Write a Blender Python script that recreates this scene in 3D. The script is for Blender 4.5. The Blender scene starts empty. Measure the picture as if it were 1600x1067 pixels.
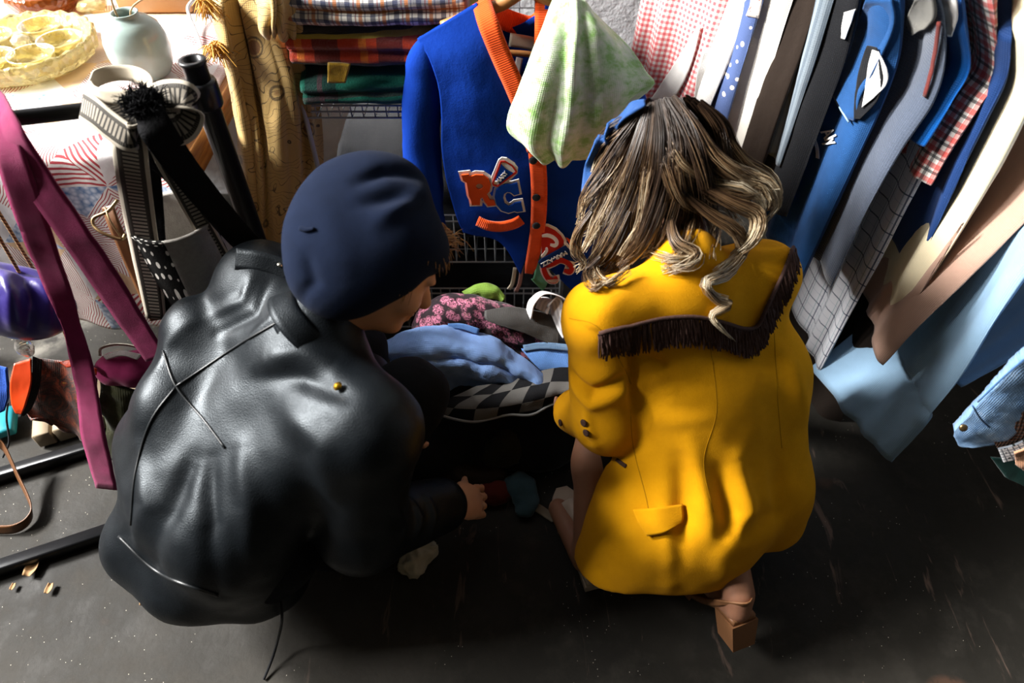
import bpy, bmesh, math, random
import numpy as np
from mathutils import Vector, Matrix, noise
from mathutils.bvhtree import BVHTree
random.seed(7); RNG = np.random.default_rng(7)
S = bpy.context.scene
COL = S.collection
PI = math.pi
# ------------------------------------------------------------------ camera
CAM = np.array([0, 0, 1.55]); PITCH = math.radians(48); F = 1067.0
cp, sp = math.cos(PITCH), math.sin(PITCH)
def ray(u, v):
    a = (u-800)/F; b = (533.5-v)/F
    return np.array([a, cp+b*sp, -sp+b*cp])
def P(u, v, z=None, y=None, d=None):
    """world point seen at photo pixel (u,v) on the level z, the plane y or at view depth d"""
    r = ray(u, v)
    t = (z-CAM[2])/r[2] if z is not None else (y/r[1] if y is not None else d)
    return CAM+r*t
def proj(p):
    q = np.asarray(p, float)-CAM
    dep = q[1]*cp-q[2]*sp
    return (800+F*q[0]/dep, 533.5-F*(q[1]*sp+q[2]*cp)/dep, dep)
cam = bpy.data.cameras.new('camera'); cam.lens = 24; cam.sensor_width = 36
cam.clip_start = 0.02
co = bpy.data.objects.new('camera', cam); COL.objects.link(co)
co.location = CAM; co.rotation_euler = (PI/2-PITCH, 0, 0)
cam.dof.use_dof = True; cam.dof.focus_distance = 1.5; cam.dof.aperture_fstop = 2.2
S.camera = co
# ------------------------------------------------------------------ objects
def tag(o, label=None, cat=None, group=None, kind=None):
    if label: o['label'] = label
    if cat: o['category'] = cat
    if group: o['group'] = group
    if kind: o['kind'] = kind
    return o
def adopt(o, parent):
    if parent is not None:
        o.parent = parent
        if parent.type == 'EMPTY': o.matrix_parent_inverse = Matrix.Translation(-Vector(parent.location))
def mk(name, V, Fc, m, parent=None, uv=None, smooth=True, mats=None, fm=None):
    me = bpy.data.meshes.new(name)
    me.from_pydata([tuple(map(float, p)) for p in V], [], [tuple(map(int, f)) for f in Fc])
    if uv is not None:
        l = me.uv_layers.new(name='UVMap')
        vi = np.zeros(len(me.loops), dtype=np.int32); me.loops.foreach_get('vertex_index', vi)
        l.data.foreach_set('uv', np.asarray(uv, dtype=np.float32)[vi].ravel())
    if smooth: me.polygons.foreach_set('use_smooth', [True]*len(me.polygons))
    for q in ([m]+(mats or [])): me.materials.append(q)
    if fm is not None: me.polygons.foreach_set('material_index', fm)
    me.update()
    o = bpy.data.objects.new(name, me); COL.objects.link(o); adopt(o, parent)
    return o
def empty(name, loc, label, cat, group=None):
    o = bpy.data.objects.new(name, None); COL.objects.link(o); o.location = tuple(map(float, loc)); o.empty_display_size = .05
    return tag(o, label, cat, group)
class MB:
    """collects boxes, tubes and lofts into ONE mesh"""
    def __init__(s): s.V = []; s.F = []; s.UV = []
    def add(s, V, Fc, uv=None):
        n = len(s.V); s.V += [tuple(p) for p in V]; s.F += [tuple(i+n for i in f) for f in Fc]
        s.UV += [tuple(q) for q in (uv if uv is not None else [(p[0], p[1]) for p in V])]
    def box(s, c, d, rz=0, bev=0):
        c = np.array(c, float); hx, hy, hz = [q/2 for q in d]
        cr, sr = math.cos(rz), math.sin(rz); vs = []
        b = min(bev, hx*.9, hy*.9, hz*.9)
        if b <= 0:
            pts = [(x*hx, y*hy, z*hz) for z in (-1, 1) for x, y in ((-1, -1), (1, -1), (1, 1), (-1, 1))]
            fs = [(3, 2, 1, 0), (4, 5, 6, 7)]+[(i, (i+1) % 4, (i+1) % 4+4, i+4) for i in range(4)]
        else:
            pts = []; fs = []
            for z, k in ((-hz, b), (-hz+b, 0), (hz-b, 0), (hz, b)):
                x, y = hx-k, hy-k; c2 = max(b-k, 0)*.7
                pts += [(-x+c2, -y, z), (x-c2, -y, z), (x, -y+c2, z), (x, y-c2, z), (x-c2, y, z), (-x+c2, y, z), (-x, y-c2, z), (-x, -y+c2, z)]
            fs = [tuple(range(7, -1, -1)), tuple(range(24, 32))]
            for k in range(3): fs += [(k*8+i, k*8+(i+1) % 8, k*8+8+(i+1) % 8, k*8+8+i) for i in range(8)]
        for x, y, z in pts: vs.append((c[0]+x*cr-y*sr, c[1]+x*sr+y*cr, c[2]+z))
        s.add(vs, fs, [(p[0], p[2]) for p in pts])
    def tube(s, pts, r, n=10, caps=True):
        V, Fc, uv = tube_vf(pts, r, n, caps); s.add(V, Fc, uv)
    def build(s, name, m, parent=None, smooth=True):
        return mk(name, s.V, s.F, m, parent, s.UV, smooth)
def frames(pts):
    pts = np.asarray(pts, float); n = len(pts)
    T = np.gradient(pts, axis=0); T /= np.linalg.norm(T, axis=1)[:, None]+1e-12
    up = np.array([0, 0, 1.]) if abs(T[0][2]) < .9 else np.array([1., 0, 0])
    N = np.zeros_like(pts); a = np.cross(up, T[0]); N[0] = a/np.linalg.norm(a)
    for i in range(1, n):
        a = N[i-1]-T[i]*np.dot(N[i-1], T[i]); N[i] = a/(np.linalg.norm(a)+1e-12)
    return T, N, np.cross(T, N)
def tube_vf(pts, r, n=10, caps=True):
    pts = np.asarray(pts, float); T, N, B = frames(pts); m = len(pts)
    r = np.full(m, r, float) if np.isscalar(r) else np.asarray(r, float)
    V = []; uv = []; L = np.concatenate([[0], np.cumsum(np.linalg.norm(np.diff(pts, axis=0), axis=1))])
    for i in range(m):
        for k in range(n):
            a = 2*PI*k/n; V.append(pts[i]+r[i]*(math.cos(a)*N[i]+math.sin(a)*B[i])); uv.append((k/n, L[i]))
    Fc = [(i*n+k, i*n+(k+1) % n, (i+1)*n+(k+1) % n, (i+1)*n+k) for i in range(m-1) for k in range(n)]
    if caps: Fc += [tuple(range(n-1, -1, -1)), tuple((m-1)*n+k for k in range(n))]
    return V, Fc, uv
def crom(pts, n, closed=False):
    """resampled Catmull-Rom curve through pts (any leading array of points)"""
    pts = np.asarray(pts, float); m = len(pts)
    if m == 1: return np.repeat(pts, n, 0)
    if m == 2 and not closed:
        t = np.linspace(0, 1, n).reshape((n,)+(1,)*(pts.ndim-1)); return pts[0]*(1-t)+pts[1]*t
    if closed: Q = np.concatenate([pts[-1:], pts, pts[:2]]); tt = np.linspace(0, m, n, endpoint=False)
    else: Q = np.concatenate([2*pts[:1]-pts[1:2], pts, 2*pts[-1:]-pts[-2:-1]]); tt = np.linspace(0, m-1, n)
    out = []
    for t in tt:
        i = min(int(t), (m-1 if closed else m-2)); f = t-i
        a, b, c, d = Q[i], Q[i+1], Q[i+2], Q[i+3]
        out.append(.5*((2*b)+(c-a)*f+(2*a-5*b+4*c-d)*f*f+(3*b-a-3*c+d)*f**3))
    return np.array(out)
def tube(name, pts, r, m, parent=None, n=10, res=None):
    if res: pts = crom(pts, res)
    if res and not np.isscalar(r): r = np.interp(np.linspace(0, 1, res), np.linspace(0, 1, len(r)), r)
    V, Fc, uv = tube_vf(pts, r, n); return mk(name, V, Fc, m, parent, uv)
def grid_vf(G, th, closed=False):
    """double-sided shell of thickness th on a grid of points (rows, cols, 3)"""
    nr, nc = G.shape[:2]
    du = np.gradient(G, axis=1); dv = np.gradient(G, axis=0)
    if closed:
        du[:, 0] = (G[:, 1]-G[:, -1])/2; du[:, -1] = (G[:, 0]-G[:, -2])/2
    N = np.cross(du, dv); N /= np.linalg.norm(N, axis=2)[:, :, None]+1e-12
    A = G+N*th/2; B = G-N*th/2
    Lu = np.concatenate([np.zeros((nr, 1)), np.cumsum(np.linalg.norm(np.diff(G, axis=1), axis=2), axis=1)], axis=1).mean(0)
    Lv = np.concatenate([np.zeros((1, nc)), np.cumsum(np.linalg.norm(np.diff(G, axis=0), axis=2), axis=0)], axis=0).mean(1)
    uv = [(Lu[j], Lv[i]) for i in range(nr) for j in range(nc)]*2
    V = list(A.reshape(-1, 3))+list(B.reshape(-1, 3)); o = nr*nc; Fc = []
    nj = nc if closed else nc-1
    for i in range(nr-1):
        for j in range(nj):
            j2 = (j+1) % nc
            a, b, c, d = i*nc+j, i*nc+j2, (i+1)*nc+j2, (i+1)*nc+j
            Fc.append((a, b, c, d)); Fc.append((o+d, o+c, o+b, o+a))
    for j in range(nj):
        j2 = (j+1) % nc; Fc.append((j, o+j, o+j2, j2)); a = (nr-1)*nc; Fc.append((a+j2, o+a+j2, o+a+j, a+j))
    if not closed:
        for i in range(nr-1):
            Fc.append((i*nc, (i+1)*nc, o+(i+1)*nc, o+i*nc)); a = nc-1; Fc.append((i*nc+a, o+i*nc+a, o+(i+1)*nc+a, (i+1)*nc+a))
    return V, Fc, uv
def fnoise(p, sc, seed=0):
    return noise.noise(Vector((p[0]*sc+seed*7.3, p[1]*sc-seed*3.1, p[2]*sc+seed*1.7)))
def wrinkle(G, amp, sc, seed=0, closed=False, stretch=None):
    nr, nc = G.shape[:2]; du = np.gradient(G, axis=1); dv = np.gradient(G, axis=0)
    if closed:
        du[:, 0] = (G[:, 1]-G[:, -1])/2; du[:, -1] = (G[:, 0]-G[:, -2])/2
    N = np.cross(du, dv); N /= np.linalg.norm(N, axis=2)[:, :, None]+1e-12
    D = np.zeros((nr, nc)); st = stretch or (1, 1, 1)
    for i in range(nr):
        for j in range(nc):
            p = G[i, j]*np.array(st)
            D[i, j] = fnoise(p, sc, seed)+.5*fnoise(p, sc*2.1, seed+1)+.25*abs(fnoise(p, sc*4.3, seed+2))
    return G+N*(amp*D)[:, :, None]
def sheet(name, ctrl, m, parent=None, nu=30, nv=30, th=.003, wr=None, fold=None, seed=0, closed=False):
    """cloth through a control grid; wr=(amp,scale[,stretch]) wrinkles; fold=(amp,count[,phase]) corrugates across columns, growing down the rows"""
    C = np.asarray(ctrl, float)
    G = crom(C, nv); G = np.swapaxes(crom(np.swapaxes(G, 0, 1), nu, closed), 0, 1)
    if fold:
        du = np.gradient(G, axis=1); dv = np.gradient(G, axis=0); N = np.cross(du, dv); N /= np.linalg.norm(N, axis=2)[:, :, None]+1e-12
        t = np.linspace(0, 1, nu)[None, :]; s = np.linspace(0, 1, nv)[:, None]
        ph = fold[2] if len(fold) > 2 else 0; g = fold[3] if len(fold) > 3 else (.35, 1)
        w = np.sin(2*PI*(t*fold[1]+ph)+1.3*np.sin(2*PI*(t*fold[1]*.43+ph+s*.3)))*fold[0]*(g[0]+(g[1]-g[0])*s)
        G = G+N*w[:, :, None]
    if wr: G = wrinkle(G, wr[0], wr[1], seed, closed, wr[2] if len(wr) > 2 else None)
    V, Fc, uv = grid_vf(G, th, closed)
    return mk(name, V, Fc, m, parent, uv)
def strap(name, pts, w, m, parent=None, side=(1, 0, 0), th=.003, res=40, roll=None, wr=None, seed=0):
    """flat band along pts; side = width direction (one vector, or one per point)"""
    pts = np.asarray(pts, float); sd = np.asarray(side, float)
    if sd.ndim == 1: sd = np.repeat(sd[None], len(pts), 0)
    w = np.full(len(pts), w, float) if np.isscalar(w) else np.asarray(w, float)
    c = crom(pts, res); sdr = crom(sd, res); wi = np.interp(np.linspace(0, 1, res), np.linspace(0, 1, len(pts)), w)
    T = np.gradient(c, axis=0); T /= np.linalg.norm(T, axis=1)[:, None]
    sdr = sdr-T*np.sum(sdr*T, 1)[:, None]; sdr /= np.linalg.norm(sdr, axis=1)[:, None]+1e-12
    cols = 7 if wr else 5
    G = np.stack([c+sdr*(wi*k)[:, None] for k in np.linspace(-.5, .5, cols)], axis=1)
    if wr: G = wrinkle(G, wr[0], wr[1], seed)
    V, Fc, uv = grid_vf(G, th); 
    # band-true UVs
    L = np.concatenate([[0], np.cumsum(np.linalg.norm(np.diff(c, axis=0), axis=1))])
    uv = [(k, L[i]) for i in range(res) for k in np.linspace(0, 1, cols)]*2
    return mk(name, V, Fc, m, parent, uv)
def lathe(name, prof, m, loc, parent=None, n=32, ax=None):
    V = []; uv = []; k = len(prof)
    for i, (r, z) in enumerate(prof):
        for j in range(n):
            a = 2*PI*j/n; V.append(np.array([r*math.cos(a), r*math.sin(a), z])); uv.append((j/n, i/k))
    if ax is not None: M = np.array(Vector((0, 0, 1)).rotation_difference(Vector(ax)).to_matrix()); V = [M@p for p in V]
    V = [p+np.array(loc) for p in V]
    Fc = [(i*n+j, i*n+(j+1) % n, (i+1)*n+(j+1) % n, (i+1)*n+j) for i in range(k-1) for j in range(n)]
    if prof[0][0] > 1e-6: Fc.append(tuple(range(n-1, -1, -1)))
    if prof[-1][0] > 1e-6: Fc.append(tuple((k-1)*n+j for j in range(n)))
    return mk(name, V, Fc, m, parent, uv)
def flat_shape(name, splines, m, parent, O, X, Y, th=.002, off=0, lift=0, bev=0, text=None, size=1):
    """2D closed outlines (holes allowed) or text, extruded, laid on the frame O,X,Y"""
    if text is None:
        cu = bpy.data.curves.new(name, 'CURVE'); cu.dimensions = '2D'; cu.fill_mode = 'BOTH'
        for pl in splines:
            s = cu.splines.new('POLY'); s.points.add(len(pl)-1); s.use_cyclic_u = True
            for q, (x, y) in zip(s.points, pl): q.co = (x, y, 0, 1)
    else:
        cu = bpy.data.curves.new(name, 'FONT'); cu.body = text; cu.size = size; cu.align_x = 'CENTER'; cu.align_y = 'CENTER'; cu.fill_mode = 'BOTH'
    cu.extrude = th/2; cu.offset = off; cu.bevel_depth = bev; cu.bevel_resolution = 1
    t = bpy.data.objects.new('t', cu); COL.objects.link(t); bpy.context.view_layer.update()
    me = bpy.data.meshes.new_from_object(t.evaluated_get(bpy.context.evaluated_depsgraph_get()))
    bpy.data.objects.remove(t); bpy.data.curves.remove(cu)
    O, X, Y = [np.array(q, float) for q in (O, X, Y)]; Z = np.cross(X, Y); Z /= np.linalg.norm(Z)
    V = [O+X*v.co[0]+Y*v.co[1]+Z*(v.co[2]+lift) for v in me.vertices]; Fc = [tuple(p.vertices) for p in me.polygons]
    bpy.data.meshes.remove(me)
    return mk(name, V, Fc, m, parent, smooth=False)
# ------------------------------------------------------------------ implicit bodies (smooth unions meshed by surface nets)
class SDF:
    def __init__(s, lo, hi, h):
        s.lo = np.array(lo, float); s.h = h; s.n = np.ceil((np.array(hi)-s.lo)/h).astype(int)+1
        s.D = np.full(tuple(s.n), .5, np.float32)
    def _blk(s, lo, hi, mg):
        a = np.maximum(np.floor((np.array(lo)-mg-s.lo)/s.h).astype(int), 0); b = np.minimum(np.ceil((np.array(hi)+mg-s.lo)/s.h).astype(int)+1, s.n)
        if np.any(b <= a): return None
        ax = [s.lo[i]+s.h*np.arange(a[i], b[i]) for i in range(3)]
        return (slice(a[0], b[0]), slice(a[1], b[1]), slice(a[2], b[2])), np.stack(np.meshgrid(*ax, indexing='ij'), -1)
    def _mix(s, sl, d, k, sub=False):
        D = s.D[sl].astype(float)
        if sub:
            h = np.clip(.5-.5*(D+d)/k, 0, 1); s.D[sl] = D*(1-h)-d*h+k*h*(1-h)
        elif k <= 0: s.D[sl] = np.minimum(D, d)
        else:
            h = np.clip(.5+.5*(D-d)/k, 0, 1); s.D[sl] = D*(1-h)+d*h-k*h*(1-h)
        return s
    def cap(s, a, b, ra, rb=None, k=.03, sub=False):
        rb = ra if rb is None else rb; a = np.array(a, float); b = np.array(b, float); r = max(ra, rb)
        q = s._blk(np.minimum(a, b)-r, np.maximum(a, b)+r, 2*k+.03)
        if q is None: return s
        sl, X = q; ab = b-a; t = np.clip(((X-a)@ab)/(ab@ab+1e-12), 0, 1)
        return s._mix(sl, np.linalg.norm(X-a-t[..., None]*ab, axis=-1)-(ra+(rb-ra)*t), k, sub)
    def chain(s, pts, rs, k=.03):
        for i in range(len(pts)-1): s.cap(pts[i], pts[i+1], rs[i], rs[i+1], k)
        return s
    def ell(s, c, r, ax=None, k=.03, sub=False):
        c = np.array(c, float); r = np.array(r, float); M = np.eye(3) if ax is None else np.array([np.array(q, float)/np.linalg.norm(q) for q in ax])
        R_ = r.max(); q = s._blk(c-R_, c+R_, 2*k+.03)
        if q is None: return s
        sl, X = q; L = (X-c)@M.T; k0 = np.linalg.norm(L/r, axis=-1); k1 = np.linalg.norm(L/r**2, axis=-1)+1e-9
        return s._mix(sl, k0*(k0-1)/k1, k, sub)
    def cut(s, p, n, k=.01):
        """removes the half space on the n side of p"""
        n = np.array(n, float); n /= np.linalg.norm(n)
        sl, X = s._blk(s.lo, s.lo+s.h*s.n, 0); d = (X-np.array(p))@n; D = s.D.astype(float)
        h = np.clip(.5-.5*(D-d)/k, 0, 1); s.D[:] = D*(1-h)+d*h+k*h*(1-h); return s
    def mesh(s):
        D = s.D; n = D.shape; ins = D < 0
        c = np.zeros(tuple(q-1 for q in n), int)
        for dx in (0, 1):
            for dy in (0, 1):
                for dz in (0, 1): c += ins[dx:n[0]-1+dx, dy:n[1]-1+dy, dz:n[2]-1+dz]
        act = (c > 0) & (c < 8); idx = -np.ones(c.shape, int); I = np.argwhere(act); idx[act] = np.arange(len(I))
        acc = np.zeros((len(I), 3)); cnt = np.zeros(len(I)); cor = [(x, y, z) for x in (0, 1) for y in (0, 1) for z in (0, 1)]
        for a in cor:
            for ax in range(3):
                if a[ax]: continue
                b = list(a); b[ax] = 1
                da = D[tuple((I+a).T)].astype(float); db = D[tuple((I+b).T)].astype(float); m = (da < 0) != (db < 0)
                t = np.where(m, da/(da-db+1e-20), 0); p = np.tile(np.array(a, float), (len(I), 1)); p[:, ax] += t
                acc[m] += p[m]; cnt[m] += 1
        V = s.lo+s.h*(I+acc/cnt[:, None]); Fs = []
        for ax in range(3):
            o = [slice(None)]*3; o2 = [slice(None)]*3; o[ax] = slice(0, -1); o2[ax] = slice(1, None)
            A = ins[tuple(o)]; B = ins[tuple(o2)]; E = np.argwhere(A != B)
            u, w = (ax+1) % 3, (ax+2) % 3
            E = E[(E[:, u] > 0) & (E[:, w] > 0) & (E[:, u] < n[u]-1) & (E[:, w] < n[w]-1)]
            fl = A[tuple(E.T)]; q = []
            for du, dw in ((1, 1), (0, 1), (0, 0), (1, 0)):
                e = E.copy(); e[:, u] -= du; e[:, w] -= dw; q.append(idx[tuple(e.T)])
            q = np.stack(q, 1); q[~fl] = q[~fl][:, ::-1]; Fs.append(q)
        return V, np.concatenate(Fs)
def vnormals(V, Fc):
    V = np.asarray(V); Fc = np.asarray(Fc); fn = np.cross(V[Fc[:, 2]]-V[Fc[:, 0]], V[Fc[:, 3]]-V[Fc[:, 1]])
    N = np.zeros_like(V)
    for k in range(4): np.add.at(N, Fc[:, k], fn)
    return N/(np.linalg.norm(N, axis=1)[:, None]+1e-12)
def relax(V, Fc, it=2, f=.5):
    Fc = np.asarray(Fc)
    for _ in range(it):
        A = np.zeros_like(V); c = np.zeros(len(V))
        for k in range(4):
            np.add.at(A, Fc[:, k], V[Fc[:, (k+1) % 4]]+V[Fc[:, (k-1) % 4]]); np.add.at(c, Fc[:, k], 2)
        V = V*(1-f)+f*A/c[:, None]
    return V
def bvh_of(V, Fc): return BVHTree.FromPolygons([Vector(p) for p in V], [tuple(map(int, f)) for f in Fc])
def hit(bv, u, v, off=0.0):
    """where the sight line of photo pixel (u,v) meets a surface, lifted by off along its normal"""
    d = Vector(ray(u, v)).normalized(); l, n, i, q = bv.ray_cast(Vector(CAM), d)
    if l is None:
        l, n, i, q = bv.find_nearest(Vector(CAM)+d*1.3)
    if n.dot(d) > 0: n = -n
    return np.array(l+n*off), np.array(n)
def folds(V, N, lines):
    """adds ridges (+) or creases (-): each line = (points, width, height)"""
    V = np.asarray(V); out = np.zeros(len(V))
    for pts, w, hgt in lines:
        pts = np.asarray(pts); best = np.full(len(V), 9.); tb = np.zeros(len(V)); m = len(pts)-1
        for i in range(m):
            a, b = pts[i], pts[i+1]; ab = b-a; t = np.clip(((V-a)@ab)/(ab@ab+1e-12), 0, 1)
            d = np.linalg.norm(V-a-t[:, None]*ab, axis=1); k = d < best; best[k] = d[k]; tb[k] = (i+t[k])/m
        out += hgt*np.exp(-(best/w)**2)*np.sin(PI*np.clip(tb*.9+.05, 0, 1))**.5
    return V+N*out[:, None]
# ------------------------------------------------------------------ materials
def lin(c):
    if isinstance(c, str): c = tuple(int(c[i:i+2], 16)/255 for i in (0, 2, 4))
    return tuple((x/12.92 if x <= .04045 else ((x+.055)/1.055)**2.4) for x in c[:3])+(1,)
class NT:
    """tiny node builder"""
    def __init__(s, name, rough=.8, spec=.3, sheen=0, coords='UV'):
        s.m = bpy.data.materials.new(name); s.m.use_nodes = True; s.t = s.m.node_tree; s.n = s.t.nodes; s.l = s.t.links
        s.b = s.n['Principled BSDF']; s.b.inputs['Roughness'].default_value = rough; s.b.inputs['Specular IOR Level'].default_value = spec
        if sheen: s.b.inputs['Sheen Weight'].default_value = sheen; s.b.inputs['Sheen Roughness'].default_value = .5
        tc = s.n.new('ShaderNodeTexCoord'); s.uv = tc.outputs['UV']; s.ob = tc.outputs['Object']; s.co = s.uv if coords == 'UV' else s.ob
    def inp(s, node, i, v):
        if v is None: return
        if isinstance(v, bpy.types.NodeSocket): s.l.new(v, node.inputs[i])
        else:
            if isinstance(v, str): v = lin(v)
            node.inputs[i].default_value = v
    def math(s, op, a, b=None, c=None):
        q = s.n.new('ShaderNodeMath'); q.operation = op
        for i, v in enumerate((a, b, c)): s.inp(q, i, v)
        return q.outputs[0]
    def mix(s, f, a, b, mode='MIX'):
        q = s.n.new('ShaderNodeMix'); q.data_type = 'RGBA'; q.blend_type = mode
        s.inp(q, 0, f); s.inp(q, 6, a); s.inp(q, 7, b); return q.outputs[2]
    def sep(s, v=None):
        q = s.n.new('ShaderNodeSeparateXYZ'); s.l.new(v or s.co, q.inputs[0]); return q.outputs
    def mapv(s, sc=(1, 1, 1), loc=(0, 0, 0), rot=(0, 0, 0), v=None):
        q = s.n.new('ShaderNodeMapping'); s.l.new(v or s.co, q.inputs[0])
        q.inputs['Scale'].default_value = sc; q.inputs['Location'].default_value = loc; q.inputs['Rotation'].default_value = rot; return q.outputs[0]
    def noise(s, sc=10, det=4, rough=.6, v=None, dist=0):
        q = s.n.new('ShaderNodeTexNoise'); s.l.new(v or s.co, q.inputs['Vector']); q.inputs['Scale'].default_value = sc
        q.inputs['Detail'].default_value = det; q.inputs['Roughness'].default_value = rough; q.inputs['Distortion'].default_value = dist; return q.outputs[0]
    def vor(s, sc=10, v=None, feat='F1', out=0, rnd=1):
        q = s.n.new('ShaderNodeTexVoronoi'); s.l.new(v or s.co, q.inputs['Vector']); q.feature = feat
        q.inputs['Scale'].default_value = sc; q.inputs['Randomness'].default_value = rnd; return q.outputs[out]
    def ramp(s, f, stops, mode='LINEAR'):
        q = s.n.new('ShaderNodeValToRGB'); q.color_ramp.interpolation = mode; s.l.new(f, q.inputs[0]); e = q.color_ramp.elements
        while len(e) < len(stops): e.new(.5)
        for i, (p, c) in enumerate(stops): e[i].position = p; e[i].color = lin(c) if isinstance(c, str) else (c, c, c, 1)
        return q.outputs[0]
    def stripe(s, x, per, duty=.5, ph=0):
        """1 inside the stripe"""
        f = s.math('FRACT', s.math('ADD', s.math('DIVIDE', x, per), ph+1000.)); return s.math('LESS_THAN', f, duty)
    def col(s, c): s.inp(s.b, s.b.inputs.find('Base Color'), c); return s
    def rough(s, c): s.inp(s.b, s.b.inputs.find('Roughness'), c); return s
    def bump(s, h, st=.3, d=.002):
        q = s.n.new('ShaderNodeBump'); q.inputs['Strength'].default_value = st; q.inputs['Distance'].default_value = d; s.l.new(h, q.inputs['Height'])
        s.l.new(q.outputs[0], s.b.inputs['Normal']); return s
def weave(n, fine=900, st=.25):
    """thread bump on UV cloth"""
    x, y, _ = n.sep(n.uv)
    w = n.math('ADD', n.math('SINE', n.math('MULTIPLY', x, fine*2)), n.math('SINE', n.math('MULTIPLY', y, fine*2)))
    h = n.math('ADD', n.math('MULTIPLY', w, .3), n.math('MULTIPLY', n.noise(60, 4, .6, n.ob), 1.4)); n.bump(h, st, .0015)
def cloth(name, c, rough=.85, var=.12, sheen=.1, st=.3, spec=.2):
    n = NT(name, rough, spec, sheen); a = lin(c) if isinstance(c, str) else c
    d = tuple(x*(1-var*1.6) for x in a[:3])+(1,); e = tuple(min(1, x*(1+var)) for x in a[:3])+(1,)
    n.col(n.mix(n.noise(22, 5, .65, n.ob), d, e)); weave(n, 800, st); return n.m
def plain(name, c, rough=.5, metal=0, spec=.5, bump=0, bs=40):
    n = NT(name, rough, spec, coords='OB'); n.b.inputs['Metallic'].default_value = metal
    a = lin(c) if isinstance(c, str) else c; d = tuple(x*.82 for x in a[:3])+(1,)
    f = n.noise(bs, 5, .6); n.col(n.mix(f, d, a)); 
    if bump: n.bump(f, bump, .004)
    return n.m
def gingham(name, c, per=.016, base='f3efec', mid=None):
    n = NT(name, .85, .2, .05); x, y, _ = n.sep(); a = n.stripe(x, per, .5); b = n.stripe(y, per, .5)
    f = n.math('MULTIPLY', n.math('ADD', a, b), .5); n.col(n.ramp(f, [(0, base), (.5, mid or 'eaa3a0'), (1, c)], 'LINEAR')); weave(n); return n.m
def plaid(name, base, bands, per=.06, fuzz=0):
    """bands = (colour, phase, duty, axis 'x','y' or 'b', strength)"""
    n = NT(name, .9, .15, .2); x, y, _ = n.sep(); c = lin(base)
    for col, ph, du, ax, k in bands:
        for A in ((x,) if ax == 'x' else (y,) if ax == 'y' else (x, y)):
            c = n.mix(n.math('MULTIPLY', n.stripe(A, per, du, -ph), k), c, col)
    n.col(c)
    if fuzz: n.bump(n.noise(260, 4, .7, n.ob), .8, .004)
    else: weave(n)
    return n.m
# ------------------------------------------------------------------ the room
def struct(o): o['kind'] = 'structure'; return o
def floor_mat():
    n = NT('concrete', .65, .2, coords='OB')
    a = n.noise(1.7, 6, .6); b = n.noise(9, 6, .7); c = n.noise(60, 3, .7)
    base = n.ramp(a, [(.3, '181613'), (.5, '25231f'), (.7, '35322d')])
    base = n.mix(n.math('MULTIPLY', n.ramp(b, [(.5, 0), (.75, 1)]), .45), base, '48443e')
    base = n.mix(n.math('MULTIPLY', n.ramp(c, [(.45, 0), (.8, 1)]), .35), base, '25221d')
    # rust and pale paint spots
    sp_ = n.vor(3.1, n.mapv((1, 1.6, 1))); m = n.math('MULTIPLY', n.ramp(sp_, [(.10, 1), (.16, 0)]), n.ramp(b, [(.42, 0), (.5, 1)]))
    base = n.mix(n.math('MULTIPLY', m, .3), base, '75503c')
    x, y, z = n.sep(); # pinkish worn paint at the clothes rail side, pale streaks on the right
    d = n.vor(9, n.mapv((1, 1.5, 1), (.3, .2, 0))); k = n.math('MULTIPLY', n.ramp(d, [(.16, 1), (.24, 0)]), n.math('LESS_THAN', x, -.78))
    base = n.mix(n.math('MULTIPLY', k, n.ramp(b, [(.4, 0), (.52, .75)])), base, 'a07560')
    pk = n.math('MULTIPLY', n.math('LESS_THAN', x, -.7), n.ramp(n.noise(5, 3, .5), [(.45, 0), (.65, .35)])); base = n.mix(pk, base, '7c645c')
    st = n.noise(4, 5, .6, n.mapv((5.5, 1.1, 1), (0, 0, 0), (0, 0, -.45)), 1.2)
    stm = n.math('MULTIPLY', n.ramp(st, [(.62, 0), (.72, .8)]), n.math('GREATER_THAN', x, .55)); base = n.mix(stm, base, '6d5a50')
    # pale strip in front of the left figure
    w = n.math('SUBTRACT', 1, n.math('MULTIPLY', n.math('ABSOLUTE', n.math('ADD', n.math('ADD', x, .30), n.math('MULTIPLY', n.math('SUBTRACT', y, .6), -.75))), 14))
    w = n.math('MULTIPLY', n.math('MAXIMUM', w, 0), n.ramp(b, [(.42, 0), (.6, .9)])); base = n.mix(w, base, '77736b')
    g = n.vor(85); gm = n.math('LESS_THAN', g, .06); gk = n.math('GREATER_THAN', n.noise(6, 2, .5), .55); gl = n.math('MULTIPLY', gm, gk)
    base = n.mix(gl, base, 'f4ecd8'); n.col(base)
    n.rough(n.ramp(b, [(.3, .55), (.7, .8)])); n.bump(n.math('ADD', b, n.math('MULTIPLY', c, .5)), .35, .004); return n.m
def plaster_mat(name, c):
    n = NT(name, .8, .2, coords='OB'); a = n.noise(14, 5, .65); b = n.noise(60, 4, .6)
    n.col(n.mix(a, c, tuple(x*.86 for x in lin(c)[:3])+(1,)))
    n.bump(n.math('ADD', a, n.math('MULTIPLY', b, .5)), .6, .010); return n.m
def slab(name, c, d, m):
    b = MB(); b.box(c, d); return struct(b.build(name, m, None, False))
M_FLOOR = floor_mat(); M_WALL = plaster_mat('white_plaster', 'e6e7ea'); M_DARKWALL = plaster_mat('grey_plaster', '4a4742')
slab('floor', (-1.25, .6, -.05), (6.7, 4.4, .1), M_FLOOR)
slab('wall_back', (-1.25, 2.21, 2.2), (6.7, .12, 4.4), M_WALL)
slab('wall_right', (2.04, .7, 2.2), (.12, 2.9, 4.4), M_DARKWALL)
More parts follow.
